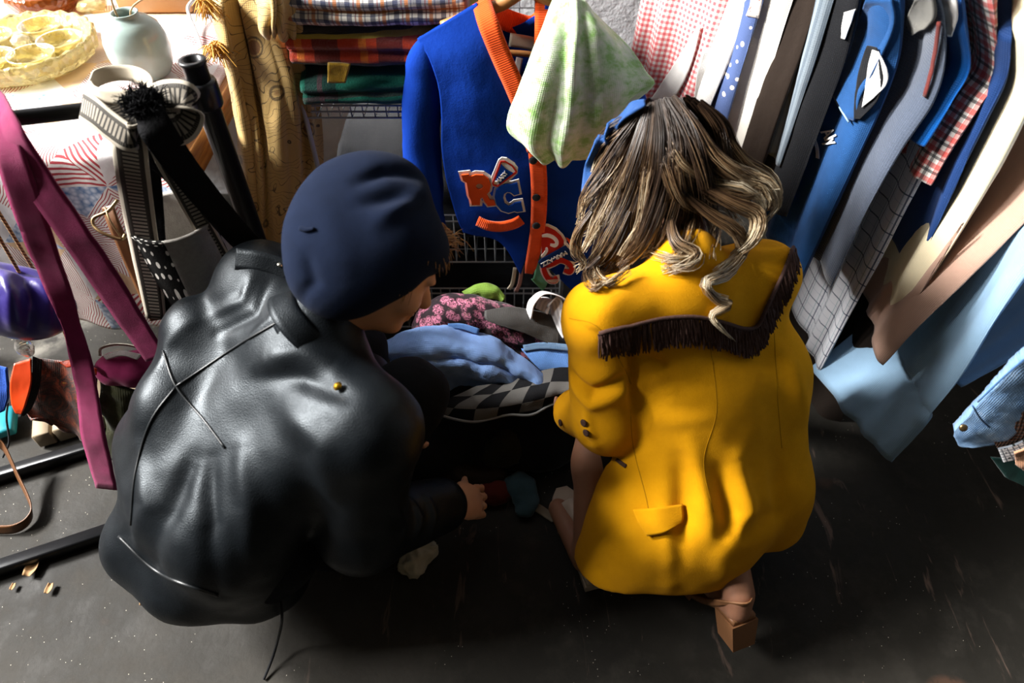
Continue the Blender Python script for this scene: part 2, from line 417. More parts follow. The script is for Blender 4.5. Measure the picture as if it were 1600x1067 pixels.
# left wall with the wide high window that lights the stall
wl = MB()
for c, d in (((-4.54, .7, 1.45), (.12, 2.9, 2.9)), ((-4.54, .7, 4.36), (.12, 2.9, .08)), ((-4.54, -.66, 3.6), (.12, .18, 1.45)), ((-4.54, 2.13, 3.6), (.12, .04, 1.45))): wl.box(c, d)
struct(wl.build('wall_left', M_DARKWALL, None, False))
wf = MB()
for c, d in (((-4.54, .77, 2.92), (.14, 2.68, .05)), ((-4.54, .77, 4.30), (.14, 2.68, .05)), ((-4.54, -.55, 3.6), (.14, .05, 1.4)), ((-4.54, 2.09, 3.6), (.14, .05, 1.4)), ((-4.54, .95, 3.6), (.1, .04, 1.4))): wf.box(c, d)
struct(wf.build('window_1', plain('painted_frame', 'b9b4a8', .5), None, False))
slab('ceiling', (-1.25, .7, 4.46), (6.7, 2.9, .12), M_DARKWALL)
# ------------------------------------------------------------------ light
def area(name, loc, tgt, sx, sy, power, col):
    L = bpy.data.lights.new(name, 'AREA'); L.shape = 'RECTANGLE'; L.size = sx; L.size_y = sy; L.energy = power; L.color = col
    o = bpy.data.objects.new(name, L); COL.objects.link(o); o.location = loc
    o.rotation_euler = (Vector(tgt)-Vector(loc)).to_track_quat('-Z', 'Y').to_euler(); return o
area('window_daylight', (-4.42, .5, 3.35), (.1, 1.0, .6), 1.0, 1.0, 280, (1, .98, .95))
area('window_daylight', (-4.42, 1.74, 3.6), (.1, 1.05, .4), .6, 1.2, 900, (1, .98, .95))
w = bpy.data.worlds.new('world'); S.world = w; w.use_nodes = True
w.node_tree.nodes['Background'].inputs[0].default_value = (1, .9, .65, 1); w.node_tree.nodes['Background'].inputs[1].default_value = .035
S.view_settings.view_transform = 'Standard'; S.view_settings.look = 'None'; S.view_settings.exposure = .2; S.view_settings.gamma = 1
S.view_settings.use_curve_mapping = False
# ------------------------------------------------------------------ materials of the two people
def leather_mat():
    n = NT('black_leather', .46, .24, coords='OB'); n.b.inputs['Specular Tint'].default_value = (.82, .92, 1, 1); a = n.noise(9, 5, .6); n.col(n.mix(a, '07090b', '101418'))
    n.rough(n.ramp(n.noise(14, 4, .6), [(.3, .36), (.7, .52)])); n.bump(n.math('ADD', n.vor(420), n.math('MULTIPLY', n.noise(30, 5, .6), 1.2)), .25, .0012); return n.m
def felt(name, c, hi):
    n = NT(name, .95, .08, .02, coords='OB'); n.col(n.mix(n.noise(30, 5, .7), c, hi)); n.bump(n.noise(420, 4, .75), .5, .002); return n.m
M_LEATHER = leather_mat(); M_BERET = felt('navy_felt', '0a1222', '131d33'); M_YELLOW = felt('mustard_wool', 'c08406', 'd8980c')
M_BLACKCLOTH = cloth('black_cotton', '15161a'); M_BLACKDENIM = plain('black_denim', '14161a', .9, 0, .15, .4, 90)
M_DARKSKIRT = plain('dark_skirt', '15110f', .9, 0, .15, .3, 60)
def skin_mat(name, c, d):
    n = NT(name, .5, .35, coords='OB'); n.b.inputs['Subsurface Weight'].default_value = .12; n.b.inputs['Subsurface Radius'].default_value = (.012, .004, .002)
    n.col(n.mix(n.noise(30, 4, .6), c, d)); n.bump(n.noise(220, 3, .6), .15, .0006); return n.m
M_SKIN = skin_mat('fair_skin', 'c48d6c', 'd8a583'); M_SKIN2 = skin_mat('tan_skin', '8a5f49', 'a0735a')
M_STITCH = plain('seam_leather', '101417', .4); M_METAL = plain('snap_metal', 'b9b4a6', .3, 1); M_BRASS = plain('brass', 'c89a2c', .35, 1)
M_FRINGE = plain('brown_suede_fringe', '45302a', .85, 0, .2, .3, 120)
def unit(v): v = np.array(v, float); return v/np.linalg.norm(v)
A3 = np.array
def finger(s, base, d1, L, r, curl, ax, k=.004):
    """three joints bending about ax"""
    p = A3(base, float); d = unit(d1)
    for i, f in enumerate((.45, .32, .23)):
        q = p+d*L*f; s.cap(p, q, r*(1-.1*i), r*(.92-.1*i), k); p = q
        d = np.array(Matrix.Rotation(curl, 3, Vector(ax)) @ Vector(d))
def hand(s, wrist, fwd, palm_n, side=1, curl=.6, sc=1.0):
    """palm, four fingers and a thumb; palm_n points out of the palm; side=+1: thumb towards +cross(fwd,palm_n)"""
    f = unit(fwd); n = unit(A3(palm_n)-f*np.dot(palm_n, f)); t = np.cross(f, n)*side; ax = np.cross(f, n)
    w = A3(wrist, float); pc = w+f*.05*sc
    s.ell(pc, (.05*sc, .042*sc, .016*sc), (f, t, n), .012)
    for i, (o, L) in enumerate(((.03, .072), (.010, .082), (-.010, .076), (-.029, .06))):
        b = w+f*(.088-.004*abs(i-1))*sc+t*o*sc; finger(s, b, f+t*o*1.5+n*.25, L*sc, .0088*sc, -curl if np.dot(np.cross(ax, f), n) < 0 else curl, ax, .003)
    finger(s, w+f*.03*sc+t*.034*sc, unit(f*.95+t*.15+n*.5), .075*sc, .0105*sc, .25, np.cross(f, t), .006)
def head(s, c, f, up, R=1.0):
    """skull, jaw, nose, brow, lips and ears; f = where the face looks, up = crown direction"""
    f = unit(f); up = unit(A3(up)-f*np.dot(up, f)); r = np.cross(f, up); c = A3(c, float)
    at = lambda a, b, d: c+(f*a+r*b+up*d)*R
    s.ell(at(-.005, 0, .03), (.098*R, .077*R, .092*R), (f, r, up), .02)
    s.ell(at(.028, 0, -.035), (.066*R, .06*R, .085*R), (f, r, up), .03)
    s.ell(at(.07, 0, -.095), (.024*R, .026*R, .02*R), (f, r, up), .02)
    s.cap(at(.092, 0, .005), at(.112, 0, -.03), .010*R, .014*R, .01)
    s.ell(at(.11, 0, -.033), (.013*R, .017*R, .010*R), (f, r, up), .008)
    s.ell(at(.088, 0, .022), (.013*R, .055*R, .010*R), (f, r, up), .015)
    for q in (-1, 1):
        s.ell(at(.088, .031*q, .002), (.012*R, .017*R, .010*R), (f, r, up), .004, True)
        s.ell(at(.079, .031*q, .002), (.011*R, .013*R, .009*R), (f, r, up), .004)
        s.ell(at(.062, .045*q, -.03), (.025*R, .022*R, .024*R), (f, r, up), .02)
        s.ell(at(-.012, .078*q, -.012), (.020*R, .010*R, .032*R), (unit(f+.25*up), unit(r*q-f*.35), up), .006)
        s.ell(at(-.006, .086*q, -.010), (.010*R, .006*R, .018*R), (f, r, up), .004, True)
    s.ell(at(.094, 0, -.058), (.010*R, .024*R, .006*R), (f, r, up), .006); s.ell(at(.091, 0, -.071), (.010*R, .02*R, .007*R), (f, r, up), .006)
    return at
def finish(s, name, m, parent=None, it=2, fold_lines=None, nz=None, extra=None):
    V, Fc = s.mesh(); V = relax(V, Fc, it)
    if nz:
        N = vnormals(V, Fc); V = V+N*np.array([nz[0]*(fnoise(p, nz[1], nz[2])+.5*fnoise(p, nz[1]*2.2, nz[2]+3)) for p in V])[:, None]
    if fold_lines: V = folds(V, vnormals(V, Fc), fold_lines)
    return mk(name, V, Fc, m, parent), V, Fc
# ================================================================== person in the leather jacket
sL = A3((-.63, .777, 0)); fW = A3((.777, .63, 0))                     # the figure's left, and where the chest faces
shL = A3((-.49, .985, .635)); shR = A3((-.235, .655, .60)); neck = (shL+shR)/2+A3((.02, .02, .05))
hip = A3((-.565, .692, .295)); hL = hip+sL*.10; hR = hip-sL*.10
kL = A3((-.36, 1.00, .40)); kR = A3((-.215, .87, .41))
aL = A3((-.50, .90, .07)); aR = A3((-.42, .70, .07))
elL = A3((-.37, .985, .40)); wrL = A3((-.255, .87, .36))
elR = A3((-.285, .60, .35)); wrR = A3((-.125, .735, .215))
HC = A3((-.232, .90, .748)); HF = unit((.79, .10, -.6)); HU = unit((.45, .45, .77)); HU = unit(HU-HF*HU.dot(HF)); HR = np.cross(HF, HU)
b = SDF((-.85, .4, 0), (.08, 1.2, .95), .005)
b.cap(hL, hR, .075, k=.05).cap(hip, (shL+shR)/2-A3((0,0,.08)), .07, .07, .06).cap(shL-A3((0,0,.03)), shR-A3((0,0,.03)), .035, k=.03)
b.cap(neck-A3((.03, .02, .06)), HC-HF*.02-HU*.03, .045, .05, .02)
for h_, k_, a_ in ((hL, kL, aL), (hR, kR, aR)):
    b.cap(h_, k_, .06, .045, .04).cap(k_, a_, .045, .036, .03).cap(a_+A3((0, 0, -.02)), a_+fW*.15+A3((0, 0, -.035)), .038, .03, .02)
b.chain([shL, elL, wrL], [.04, .036, .026], .03).chain([shR, elR, wrR], [.04, .036, .026], .03)
hand(b, wrR-unit(wrR-elR)*.005, unit(wrR-elR)*.7+A3((.25, .1, -.45)), (-.35, .3, -.8), 1, .85)
hand(b, wrL, unit(wrL-elL)*.4+A3((-.1, .1, -.8)), (.3, .7, -.5), -1, .4)
head(b, HC, HF, HU, .95)
man, _, _ = finish(b, 'person', M_SKIN, None, 1)
tag(man, 'person squatting in a black leather jacket and a navy beret, reaching down to the clothes', 'person')
# trousers
t = SDF((-.85, .4, 0), (.08, 1.2, .7), .007)
t.cap(hL, hR, .135, k=.05)
for h_, k_, a_ in ((hL, kL, aL), (hR, kR, aR)): t.cap(h_, k_, .105, .078, .03).cap(k_, a_, .075, .06, .03)
t.cut((0, 0, .06), (0, 0, -1))
finish(t, 'trousers', M_BLACKDENIM, man, 2, None, (.005, 14, 2))
for a_ in (aL, aR):
    q = SDF(a_-.25, a_+.25, .006); q.cap(a_+A3((0, 0, -.015)), a_+fW*.16+A3((0, 0, -.03)), .048, .04, .02).cap(a_, a_+A3((0, 0, .06)), .05, .052, .02).cut((0, 0, .005), (0, 0, -1))
    finish(q, 'boot', plain('black_boot', '0d0d0e', .35, 0, .5, .2), man)
# jacket
j = SDF((-.98, .36, .02), (.05, 1.2, .86), .006)
spine = [hip+A3((-.03, -.015, -.08)), hip+A3((-.03, -.01, .08)), (shL+shR)/2-fW*.05+A3((0, 0, -.06))]
for sd in (1, -1):
    q = sL*sd
    j.chain([spine[0]+q*.13, spine[1]+q*.115, spine[2]+q*.13], [.105, .105, .09], .09)
j.chain(spine, [.135, .12, .10], .07).ell(P(232, 850, z=.27), (.085, .085, .09), None, .07).ell(P(300, 905, z=.25), (.09, .085, .08), None, .06).ell(P(318, 535, z=.55), (.075, .085, .10), None, .06).ell(P(275, 640, z=.50), (.07, .08, .09), None, .06)
j.cap(shL-A3((0, 0, .01)), shR-A3((0, 0, .01)), .078, k=.06)
j.cap((shL+shR)/2, neck+A3((.0, 0, .0)), .085, .07, .05)
j.chain([shL+A3((.0, -.01, -.01)), elL, wrL-unit(wrL-elL)*.03], [.085, .072, .052], .035)
j.chain([shR+A3((-.01, .01, -.01)), elR, wrR-unit(wrR-elR)*.045], [.09, .076, .06], .035)
j.cut(wrR-unit(wrR-elR)*.05, unit(wrR-elR), .004) if False else None
j.cut((-.65, .6, .195), (-.10, -.20, -.95), .012)
V, Fc = j.mesh(); V = relax(V, Fc, 5)
bj = bvh_of(V, Fc)
PX = lambda pts, off=0, bv=None: [hit(bv or bj, u, v, off)[0] for u, v in pts]
fl = [(PX([(300, 720), (265, 800), (245, 880)]), .022, -.012), (PX([(380, 700), (390, 790), (400, 900)]), .022, .010), (PX([(330, 720), (330, 820), (340, 930)]), .018, -.012),
      (PX([(215, 700), (230, 790), (215, 860)]), .02, .008), (PX([(395, 430), (380, 470), (330, 490)]), .012, .006), (PX([(420, 440), (400, 490), (340, 520)]), .011, -.007), (PX([(440, 460), (425, 500), (390, 530)]), .010, .006),
      (PX([(300, 500), (260, 540), (240, 580)]), .014, .005), (PX([(420, 560), (470, 550), (520, 570)]), .02, .010), (PX([(400, 590), (470, 590), (540, 620)]), .018, -.010),
      (PX([(620, 790), (632, 820), (628, 840)]), .008, .007), (PX([(640, 780), (655, 810), (650, 835)]), .008, .008), (PX([(665, 775), (678, 805), (672, 835)]), .008, .007), (PX([(450, 640), (500, 700), (520, 780)]), .025, .008)]
N = vnormals(V, Fc); V = folds(V, N, fl)
V = V+vnormals(V, Fc)*np.array([.0022*(fnoise(p, 11, 1)+.6*fnoise(p, 26, 4)) for p in V])[:, None]
jacket = mk('leather_jacket', V, Fc, M_LEATHER, man); bj = bvh_of(V, Fc)
def seam(pts, r=.0022, off=.001, name='seam', m=M_STITCH, par=None): 
    return tube(name, PX(crom(pts, 24), off), r, m, par or jacket, 8)
seam([(462, 488), (380, 535), (275, 604)]); seam([(275, 604), (235, 660), (212, 740), (205, 820)])
seam([(255, 548), (275, 604), (318, 655), (352, 700)]); seam([(186, 838), (250, 895), (340, 930)], .003)
# epaulette with its snap, and the collar
ep = PX([(372, 408), (400, 412), (428, 420), (448, 430)], .007)
strap('epaulette', ep, .04, M_LEATHER, jacket, side=(-.3, -.55, -.6), th=.005)
c_, n_ = hit(bj, 436, 421, .012); lathe('snap_button', [(.0055, 0), (.0055, .002), (.003, .004), (0, .0045)], M_METAL, c_, jacket, 16, n_)
nk = neck+A3((-.005, .0, -.01)); d_ = unit(HC-nk); e1 = unit(fW-d_*fW.dot(d_)); e2 = np.cross(d_, e1)
ring = lambda r, h, t: [nk+d_*h+(e1*math.cos(a)*r+e2*math.sin(a)*r*.9) for a in np.linspace(t, 2*PI-t, 14)]
sheet('collar', [ring(.076, -.035, .3), ring(.072, .012, .3), ring(.080, .020, .32), ring(.099, -.018, .36)], M_LEATHER, jacket, 40, 14, .005, (.003, 12))
c_, n_ = hit(bj, 531, 606, .004); lathe('zip_pull', [(.006, 0), (.008, .003), (.005, .007), (0, .008)], M_BRASS, c_, jacket, 12, n_)
cord0 = hit(bj, 438, 948, .0)[0]
tube('drawcord', [cord0+A3((0, .02, .02)), cord0+A3((.005, -.02, -.01)), P(434, 1000, z=.06), P(425, 1030, z=.02), P(412, 1062, z=.004)], .0028, M_BLACKCLOTH, jacket, 6, 30)
# beret
bc = P(566, 362, z=.815); bn = unit((.12, -.50, .86)); bx = unit(np.cross((0, 0, 1.), bn)); by = np.cross(bn, bx)
q = SDF(bc-.22, bc+.22, .005)
q.ell(bc, (.128, .133, .066), (bx, by, bn), .02).ell(bc-bn*.01+bx*.035+by*.075, (.085, .06, .05), (bx, by, bn), .04).ell(bc-bn*.01-bx*.05-by*.05, (.085, .09, .05), (bx, by, bn), .04).ell(HC+HU*.062, (.102, .086, .066), (HF, HR, HU), .02)
V, Fc = q.mesh(); V = relax(V, Fc, 3); bb = bvh_of(V, Fc)
PB = lambda pts: [hit(bb, u, v)[0] for u, v in pts]
V = folds(V, vnormals(V, Fc), [(PB([(560, 285), (600, 268), (655, 275)]), .014, -.012), (PB([(590, 345), (630, 320), (665, 300)]), .016, .010), (PB([(560, 320), (600, 312), (650, 310)]), .014, -.008), (PB([(480, 400), (490, 440), (470, 470)]), .012, -.006), (PB([(500, 300), (520, 360), (540, 440)]), .03, .006)])
V = V+vnormals(V, Fc)*np.array([.0035*fnoise(p, 14, 5) for p in V])[:, None]
beret = mk('beret', V, Fc, M_BERET, man); bb = bvh_of(V, Fc)
tube('stalk', PX(crom([(470, 357), (480, 360), (492, 358)], 8), .002, bb), [.004, .004, .003], M_BERET, beret, 8, 12)
band_c = HC+HU*.05; r1 = HR
ringb = [band_c+HF*.102*math.cos(a)+HR*.083*math.sin(a)-HU*(.0) for a in np.linspace(0, 2*PI, 24, endpoint=False)]
G = [[p+HU*.02 for p in ringb], [p-HU*.004 for p in ringb]]
sheet('headband', G, M_BERET, beret, 40, 5, .005, None, None, 0, True)
# short fair hair in front of and behind the beret
hb = MB(); rs = random.Random(4)
def locks(mb, p0, d, n, L, spread, r=.0011, bend=(0, 0, -.4), wav=.1):
    for _ in range(n):
        o = A3([rs.gauss(0, spread) for _ in range(3)]); dd = unit(A3(d)+A3([rs.gauss(0, .25) for _ in range(3)])); l = L*rs.uniform(.6, 1.1); pts = []
        for t_ in np.linspace(0, 1, 6): pts.append(A3(p0)+o+dd*l*t_+A3(bend)*l*t_*t_*.6+A3([rs.gauss(0, wav*l*.1) for _ in range(3)]))
        mb.tube(pts, np.linspace(r, r*.3, 6), 4, False)
for a in np.linspace(-.9, 1.2, 12):
    p0 = HC+HU*.072+HF*.088*math.cos(a)+HR*.070*math.sin(a); locks(hb, p0, HF*math.cos(a)+HR*math.sin(a)-HU*.5, 9 if a > -.3 else 22, .022, .006, bend=-HU*.8)
for a in np.linspace(1.3, 2.9, 10):
    p0 = HC+HU*.03+HF*.09*math.cos(a)+HR*.076*math.sin(a); locks(hb, p0, -HU+HR*.1, 20, .04, .006, bend=-HU*.4)
for a in (-1.0, -.8, -.6, -.45, -.3):
    p0 = HC+HU*.088+HF*.104*math.cos(a)+HR*.084*math.sin(a); locks(hb, p0, HF*.8-HR*.5+HU*.25, 34, .042, .008, bend=-HU*.5)
def hair_mat(name, cols, sc=30):
    n = NT(name, .42, .5); n.b.inputs['Anisotropic'].default_value = .5; n.col(n.ramp(n.noise(sc, 3, .6, n.ob), [(i/(len(cols)-1)*.5+.25, c) for i, c in enumerate(cols)])); return n.m
hb.build('hair', hair_mat('fair_hair', ['6b4a2c', 'a97c4c', 'd9ae77']), man)
# ================================================================== person in the yellow jacket
f2 = unit((-.37, .93, 0)); r2 = A3((.93, .37, 0))                      # facing, and the figure's right
SL = A3((.145, .865, .645)); SR = A3((.515, 1.01, .632)); NK = A3((.325, .955, .715)); H2 = A3((.395, .73, .27))
HL, HRr = H2-r2*.1, H2+r2*.1
KL = A3((.205, .985, .40)); KR = A3((.36, 1.10, .42)); AL = A3((.17, .68, .08)); AR = A3((.458, .545, .185))
EL = A3((.192, .80, .43)); WL = A3((.142, .87, .345)); ER = A3((.50, 1.06, .40)); WR = A3((.33, 1.12, .36))
H2c = A3((.305, 1.105, .785)); F2 = unit((-.35, .55, -.75)); U2 = unit((-.12, .75, .6)); U2 = unit(U2-F2*U2.dot(F2)); R2 = np.cross(F2, U2)
b = SDF((-.05, .38, 0), (.8, 1.35, .98), .005)
b.cap(HL, HRr, .075, k=.05).cap(H2, (SL+SR)/2-A3((0,0,.08)), .06, .06, .06).cap(SL+r2*.03-A3((0,0,.02)), SR-r2*.03-A3((0,0,.02)), .035, k=.03)
b.cap(NK-A3((0, .01, .06)), H2c-F2*.02-U2*.03, .042, .048, .02)
for h_, k_, a_ in ((HL, KL, AL), (HRr, KR, AR)): b.cap(h_, k_, .06, .05, .04).cap(k_, (k_+a_)/2+A3((0, -.02, 0)), .052, .05, .02).cap((k_+a_)/2+A3((0, -.02, 0)), a_, .05, .032, .03)
b.cap(AL+A3((0, 0, -.03)), AL+f2*.15+A3((0, 0, -.055)), .034, .025, .02); b.chain([AR+A3((0, -.02, -.03)), AR+A3((-.05, .12, -.135)), AR+A3((-.07, .17, -.165))], [.027, .024, .018], .02)
b.chain([SL, EL, WL], [.045, .04, .025], .03).chain([SR, ER, WR], [.045, .04, .025], .03)
hand(b, WL, unit((-.15, .6, -.75)), (.2, .6, .4), 1, .4, .92); hand(b, WR, unit(WR-ER)*.5+A3((-.2, .3, -.5)), (-.2, .2, -.7), -1, .4, .92)
at2 = head(b, H2c, F2, U2, .97)
lady, _, _ = finish(b, 'person', M_SKIN2, None, 1)
tag(lady, 'person squatting with long wavy highlighted hair, in a mustard yellow jacket with dark fringe', 'person')
t = SDF((-.05, .4, .1), (.8, 1.3, .7), .008)
t.cap(HL, HRr, .095, k=.03)
for h_, k_ in ((HL, KL), (HRr, KR)): t.cap(h_, k_, .085, .07, .03)
t.cut(KL-f2*.02, unit(KL-HL), .01)
finish(t, 'skirt', M_DARKSKIRT, lady, 2, None, (.005, 12, 3))
# jacket
j = SDF((-.02, .40, .1), (.82, 1.25, .86), .006)
j.cap(SL+r2*.02, SR-r2*.02, .075, k=.05).cap((SL+SR)/2+A3((0, 0, .02)), NK, .075, .06, .05)
cS = (SL+SR)/2+A3((0, -.01, -.10)); cW = A3((.40, .865, .44))
j.chain([cS-r2*.085, cW-r2*.065, H2-r2*.115+A3((0, -.01, -.04)), H2-r2*.15+A3((-.02, -.04, -.13))], [.105, .10, .115, .10], .06)
j.chain([cS+r2*.115, cW+r2*.115, H2+r2*.14+A3((0, -.01, -.04)), H2+r2*.17+A3((.0, -.05, -.12))], [.105, .10, .115, .10], .06)
j.chain([cS, cW, H2+A3((0, -.03, -.02)), H2+A3((-.02, -.085, -.13))], [.11, .105, .13, .11], .06)
hem = (A3((.39, .6, .165)), unit((.05, -.35, -.94)))
j.cut(hem[0], hem[1], .008)
j2 = SDF((-.02, .5, .1), (.45, 1.25, .86), .006)
j.chain([SL+A3((.025, .01, -.02)), EL], [.07, .07], .02)
j.chain([EL, WL+A3((0, .01, 0))], [.072, .052], .015)
j.chain([SR-r2*.07-A3((0,0,.03)), ER, WR-unit(WR-ER)*.03], [.068, .066, .05], .03)
V, Fc = j.mesh(); V = relax(V, Fc, 5); by_ = bvh_of(V, Fc)
PY = lambda pts, off=0: [hit(by_, u, v, off)[0] for u, v in pts]
fl = [(PY([(1080, 690), (1100, 780), (1130, 900)]), .022, .014), (PY([(1065, 720), (1068, 800), (1050, 900)]), .02, -.014), (PY([(1040, 800), (1050, 870), (1045, 920)]), .018, .01), (PY([(1150, 720), (1170, 800), (1205, 880)]), .022, .016), (PY([(1125, 740), (1140, 820), (1165, 910)]), .02, -.016),
      (PY([(1215, 730), (1215, 800), (1235, 870)]), .025, -.012), (PY([(1010, 620), (1050, 600), (1100, 605)]), .02, -.006), (PY([(985, 560), (1015, 560), (1040, 575)]), .012, -.008), (PY([(1020, 650), (1060, 660), (1110, 650)]), .02, .006),
      (PY([(893, 580), (925, 612), (975, 590)]), .010, -.014), (PY([(888, 600), (925, 632), (980, 610)]), .012, .010), (PY([(915, 640), (922, 670), (930, 700)]), .010, .007), (PY([(900, 660), (915, 690), (925, 710)]), .008, -.005),
      (PY([(985, 520), (988, 570), (990, 640)]), .009, -.016), (PY([(892, 498), (935, 520), (985, 565)]), .006, -.004), (PY([(1000, 440), (960, 470), (930, 500)]), .02, .004), (PY([(1240, 500), (1250, 600), (1262, 690)]), .02, .006)]
V = folds(V, vnormals(V, Fc), fl); V = V+vnormals(V, Fc)*np.array([.0035*(fnoise(p, 9, 8)+.5*fnoise(p, 21, 9)) for p in V])[:, None]
yj = mk('yellow_jacket', V, Fc, M_YELLOW, lady); by_ = bvh_of(V, Fc)
M_YS = plain('mustard_seam', 'a87507', .95, 0, .1)
for pts in ([(1110, 540), (1120, 640), (1100, 720), (1115, 800)], [(1210, 520), (1215, 620), (1222, 700)], [(985, 640), (990, 700), (1010, 780), (1020, 840)], [(889, 497), (935, 512), (975, 575), (986, 600)]):
    tube('seam', PY(crom(pts, 30), -.0008), .0014, M_YS, yj, 6)
# pocket flap, buttonhole and cuff buttons
fp = [(995, 797), (1030, 793), (1066, 787), (1067, 806), (1050, 822), (1018, 836), (1000, 820)]
top = PY([(990, 796), (1028, 793), (1066, 787)], .004); mid = PY([(998, 815), (1032, 815), (1067, 806)], .0065); bot = PY([(1012, 836), (1040, 830), (1064, 816)], .006)
sheet('pocket_flap', [top, mid, bot], M_YELLOW, yj, 20, 12, .004)
strap('buttonhole', PY([(964, 716), (971, 723), (979, 729)], .002), .008, M_FRINGE, yj, side=(.5, .3, .5), th=.002, res=8)
for u, v in ((878, 660), (877, 676), (879, 692)):
    c_, n_ = hit(by_, u, v, .002); lathe('cuff_button', [(.007, 0), (.008, .002), (.006, .004), (.003, .003)], M_FRINGE, c_, yj, 12, n_)
# fringe along the V-shaped yoke
path = crom([(938, 518), (985, 508), (1035, 497), (1085, 494), (1130, 503), (1160, 512), (1182, 506), (1198, 472), (1222, 425), (1238, 385)], 150)
fr = MB(); rs = random.Random(9); topl = []
for i, (u, v) in enumerate(path):
    a = i/149; drop = 34+8*math.sin(a*3.1) if a < .62 else 34-6*(a-.62)
    dx = 12*(1-a)*(.5+a) if a < .6 else 12
    p0, n0 = hit(by_, u, v, .006); topl.append(p0)
    for k in range(3):
        uu = u+rs.uniform(-4, 4); L = drop*rs.uniform(.85, 1.12)
        pts = []
        for t_ in (0, .25, .55, .8, 1): 
            p, n = hit(by_, uu+dx*t_*.4+rs.uniform(-1.2, 1.2)*t_, v+L*t_+3, .005+.003*rs.random()+.003*t_); pts.append(p)
        if max(np.linalg.norm(np.diff(np.array(pts), axis=0), axis=1)) < .03: fr.tube(pts, [.0022, .0024, .0024, .002, .0012], 4, False)
fo = fr.build('fringe', M_FRINGE, yj)
tube('fringe_braid', topl[::3], .0042, M_FRINGE, yj, 6)
colr = [NK+A3((.0, 0, -.01))+A3((math.cos(a)*.062, math.sin(a)*.055, .0)) for a in np.linspace(PI*.55, PI*2.45, 12)]
sheet('collar', [[p+A3((0, 0, .02)) for p in colr], [p*1+A3((0, -.012, -.012))+unit(p-NK)*.02 for p in colr], [p+A3((0, -.02, -.045))+unit(p-NK)*.04 for p in colr]], M_YELLOW, yj, 30, 10, .004)
# heels
M_TAN = plain('tan_shoe', '8a5f3e', .5, 0, .4, .2); M_NUDE = plain('pale_shoe', 'b8a898', .45, 0, .4)
def heeled(heel, toe_dir, m, lift, name, hh=.07):
    """block-heeled shoe: heel = floor point under the heel when flat; lift = pitch of the foot rolled up onto its toes"""
    d = unit(A3(toe_dir)*A3((1, 1, 0))); sd = A3((d[1], -d[0], 0)); cl_, sl_ = math.cos(lift), math.sin(lift)
    def T(p):
        x, y, z = p; x -= .16; x, z = x*cl_+z*sl_, -x*sl_+z*cl_; x += .16
        return A3((*(A3(heel)[:2]+d[:2]*x+sd[:2]*y), max(z, .003)))
    s_ = sheet(name, [[T((x, w*q, z)) for q in (-1, 0, 1)] for x, z, w in ((-.03, hh, .026), (.03, hh-.004, .029), (.10, .03, .030), (.16, .012, .038), (.205, .012, .034), (.235, .014, .014))], m, lady, 12, 26, .014)
    b_ = MB(); V = [T((x, y, z)) for z, k in ((.0, .86), (hh-.006, 1)) for x, y in ((-.034*k, -.030*k), (.030*k, -.030*k), (.030*k, .030*k), (-.034*k, .030*k))]
    b_.add(V, [(3, 2, 1, 0), (4, 5, 6, 7)]+[(i, (i+1) % 4, (i+1) % 4+4, i+4) for i in range(4)]); b_.build('block_heel', m, s_, False)
    strap('strap', [T(p) for p in ((.05, .034, hh-.01), (.0, .033, hh+.035), (-.04, 0, hh+.055), (.0, -.033, hh+.035), (.05, -.034, hh-.01))], .014, m, s_, side=(0, 0, 1), th=.003, res=24)
    strap('strap', [T(p) for p in ((.15, .042, .014), (.145, 0, .066), (.15, -.042, .014))], .06, m, s_, side=d, th=.003, res=16)
heeled(A3((.475, .485, 0)), (-.33, .94, 0), M_TAN, .42, 'shoe', .08); heeled(A3((.185, .655, 0)), (-.25, .95, 0), M_NUDE, .0, 'shoe', .045)
# ================================================================== table, quilt and what stands on it
def thing(o, label, cat, group=None): return tag(o, label, cat, group)
M_OAK = NT('worn_oak', .5, .4, coords='OB'); M_OAK.col(M_OAK.ramp(M_OAK.noise(6, 5, .6, M_OAK.mapv((14, 1.2, 14))), [(.3, '8a5424'), (.7, 'c48a48')])); M_OAK = M_OAK.m
M_DARKMETAL = plain('black_pipe', '16171a', .35, .3, .5); M_WHITE = plain('white_paint', 'd9d9d6', .4)
tb = empty('side_table', (-1.2, 1.68, 0), 'wooden table under the patchwork quilt, its honey-coloured edge showing', 'table')
m = MB(); m.box((-1.22, 1.70, .722), (1.08, .86, .035), 0, .008); m.build('table_top', M_OAK, tb)
m = MB(); m.box((-1.22, 1.70, .665), (1.00, .78, .08), 0, .004); m.build('apron', M_OAK, tb)
for x in (-1.70, -.74):
    for y in (1.33, 2.07): m = MB(); m.box((x, y, .315), (.055, .055, .63), 0, .006); m.build('leg', M_OAK, tb)
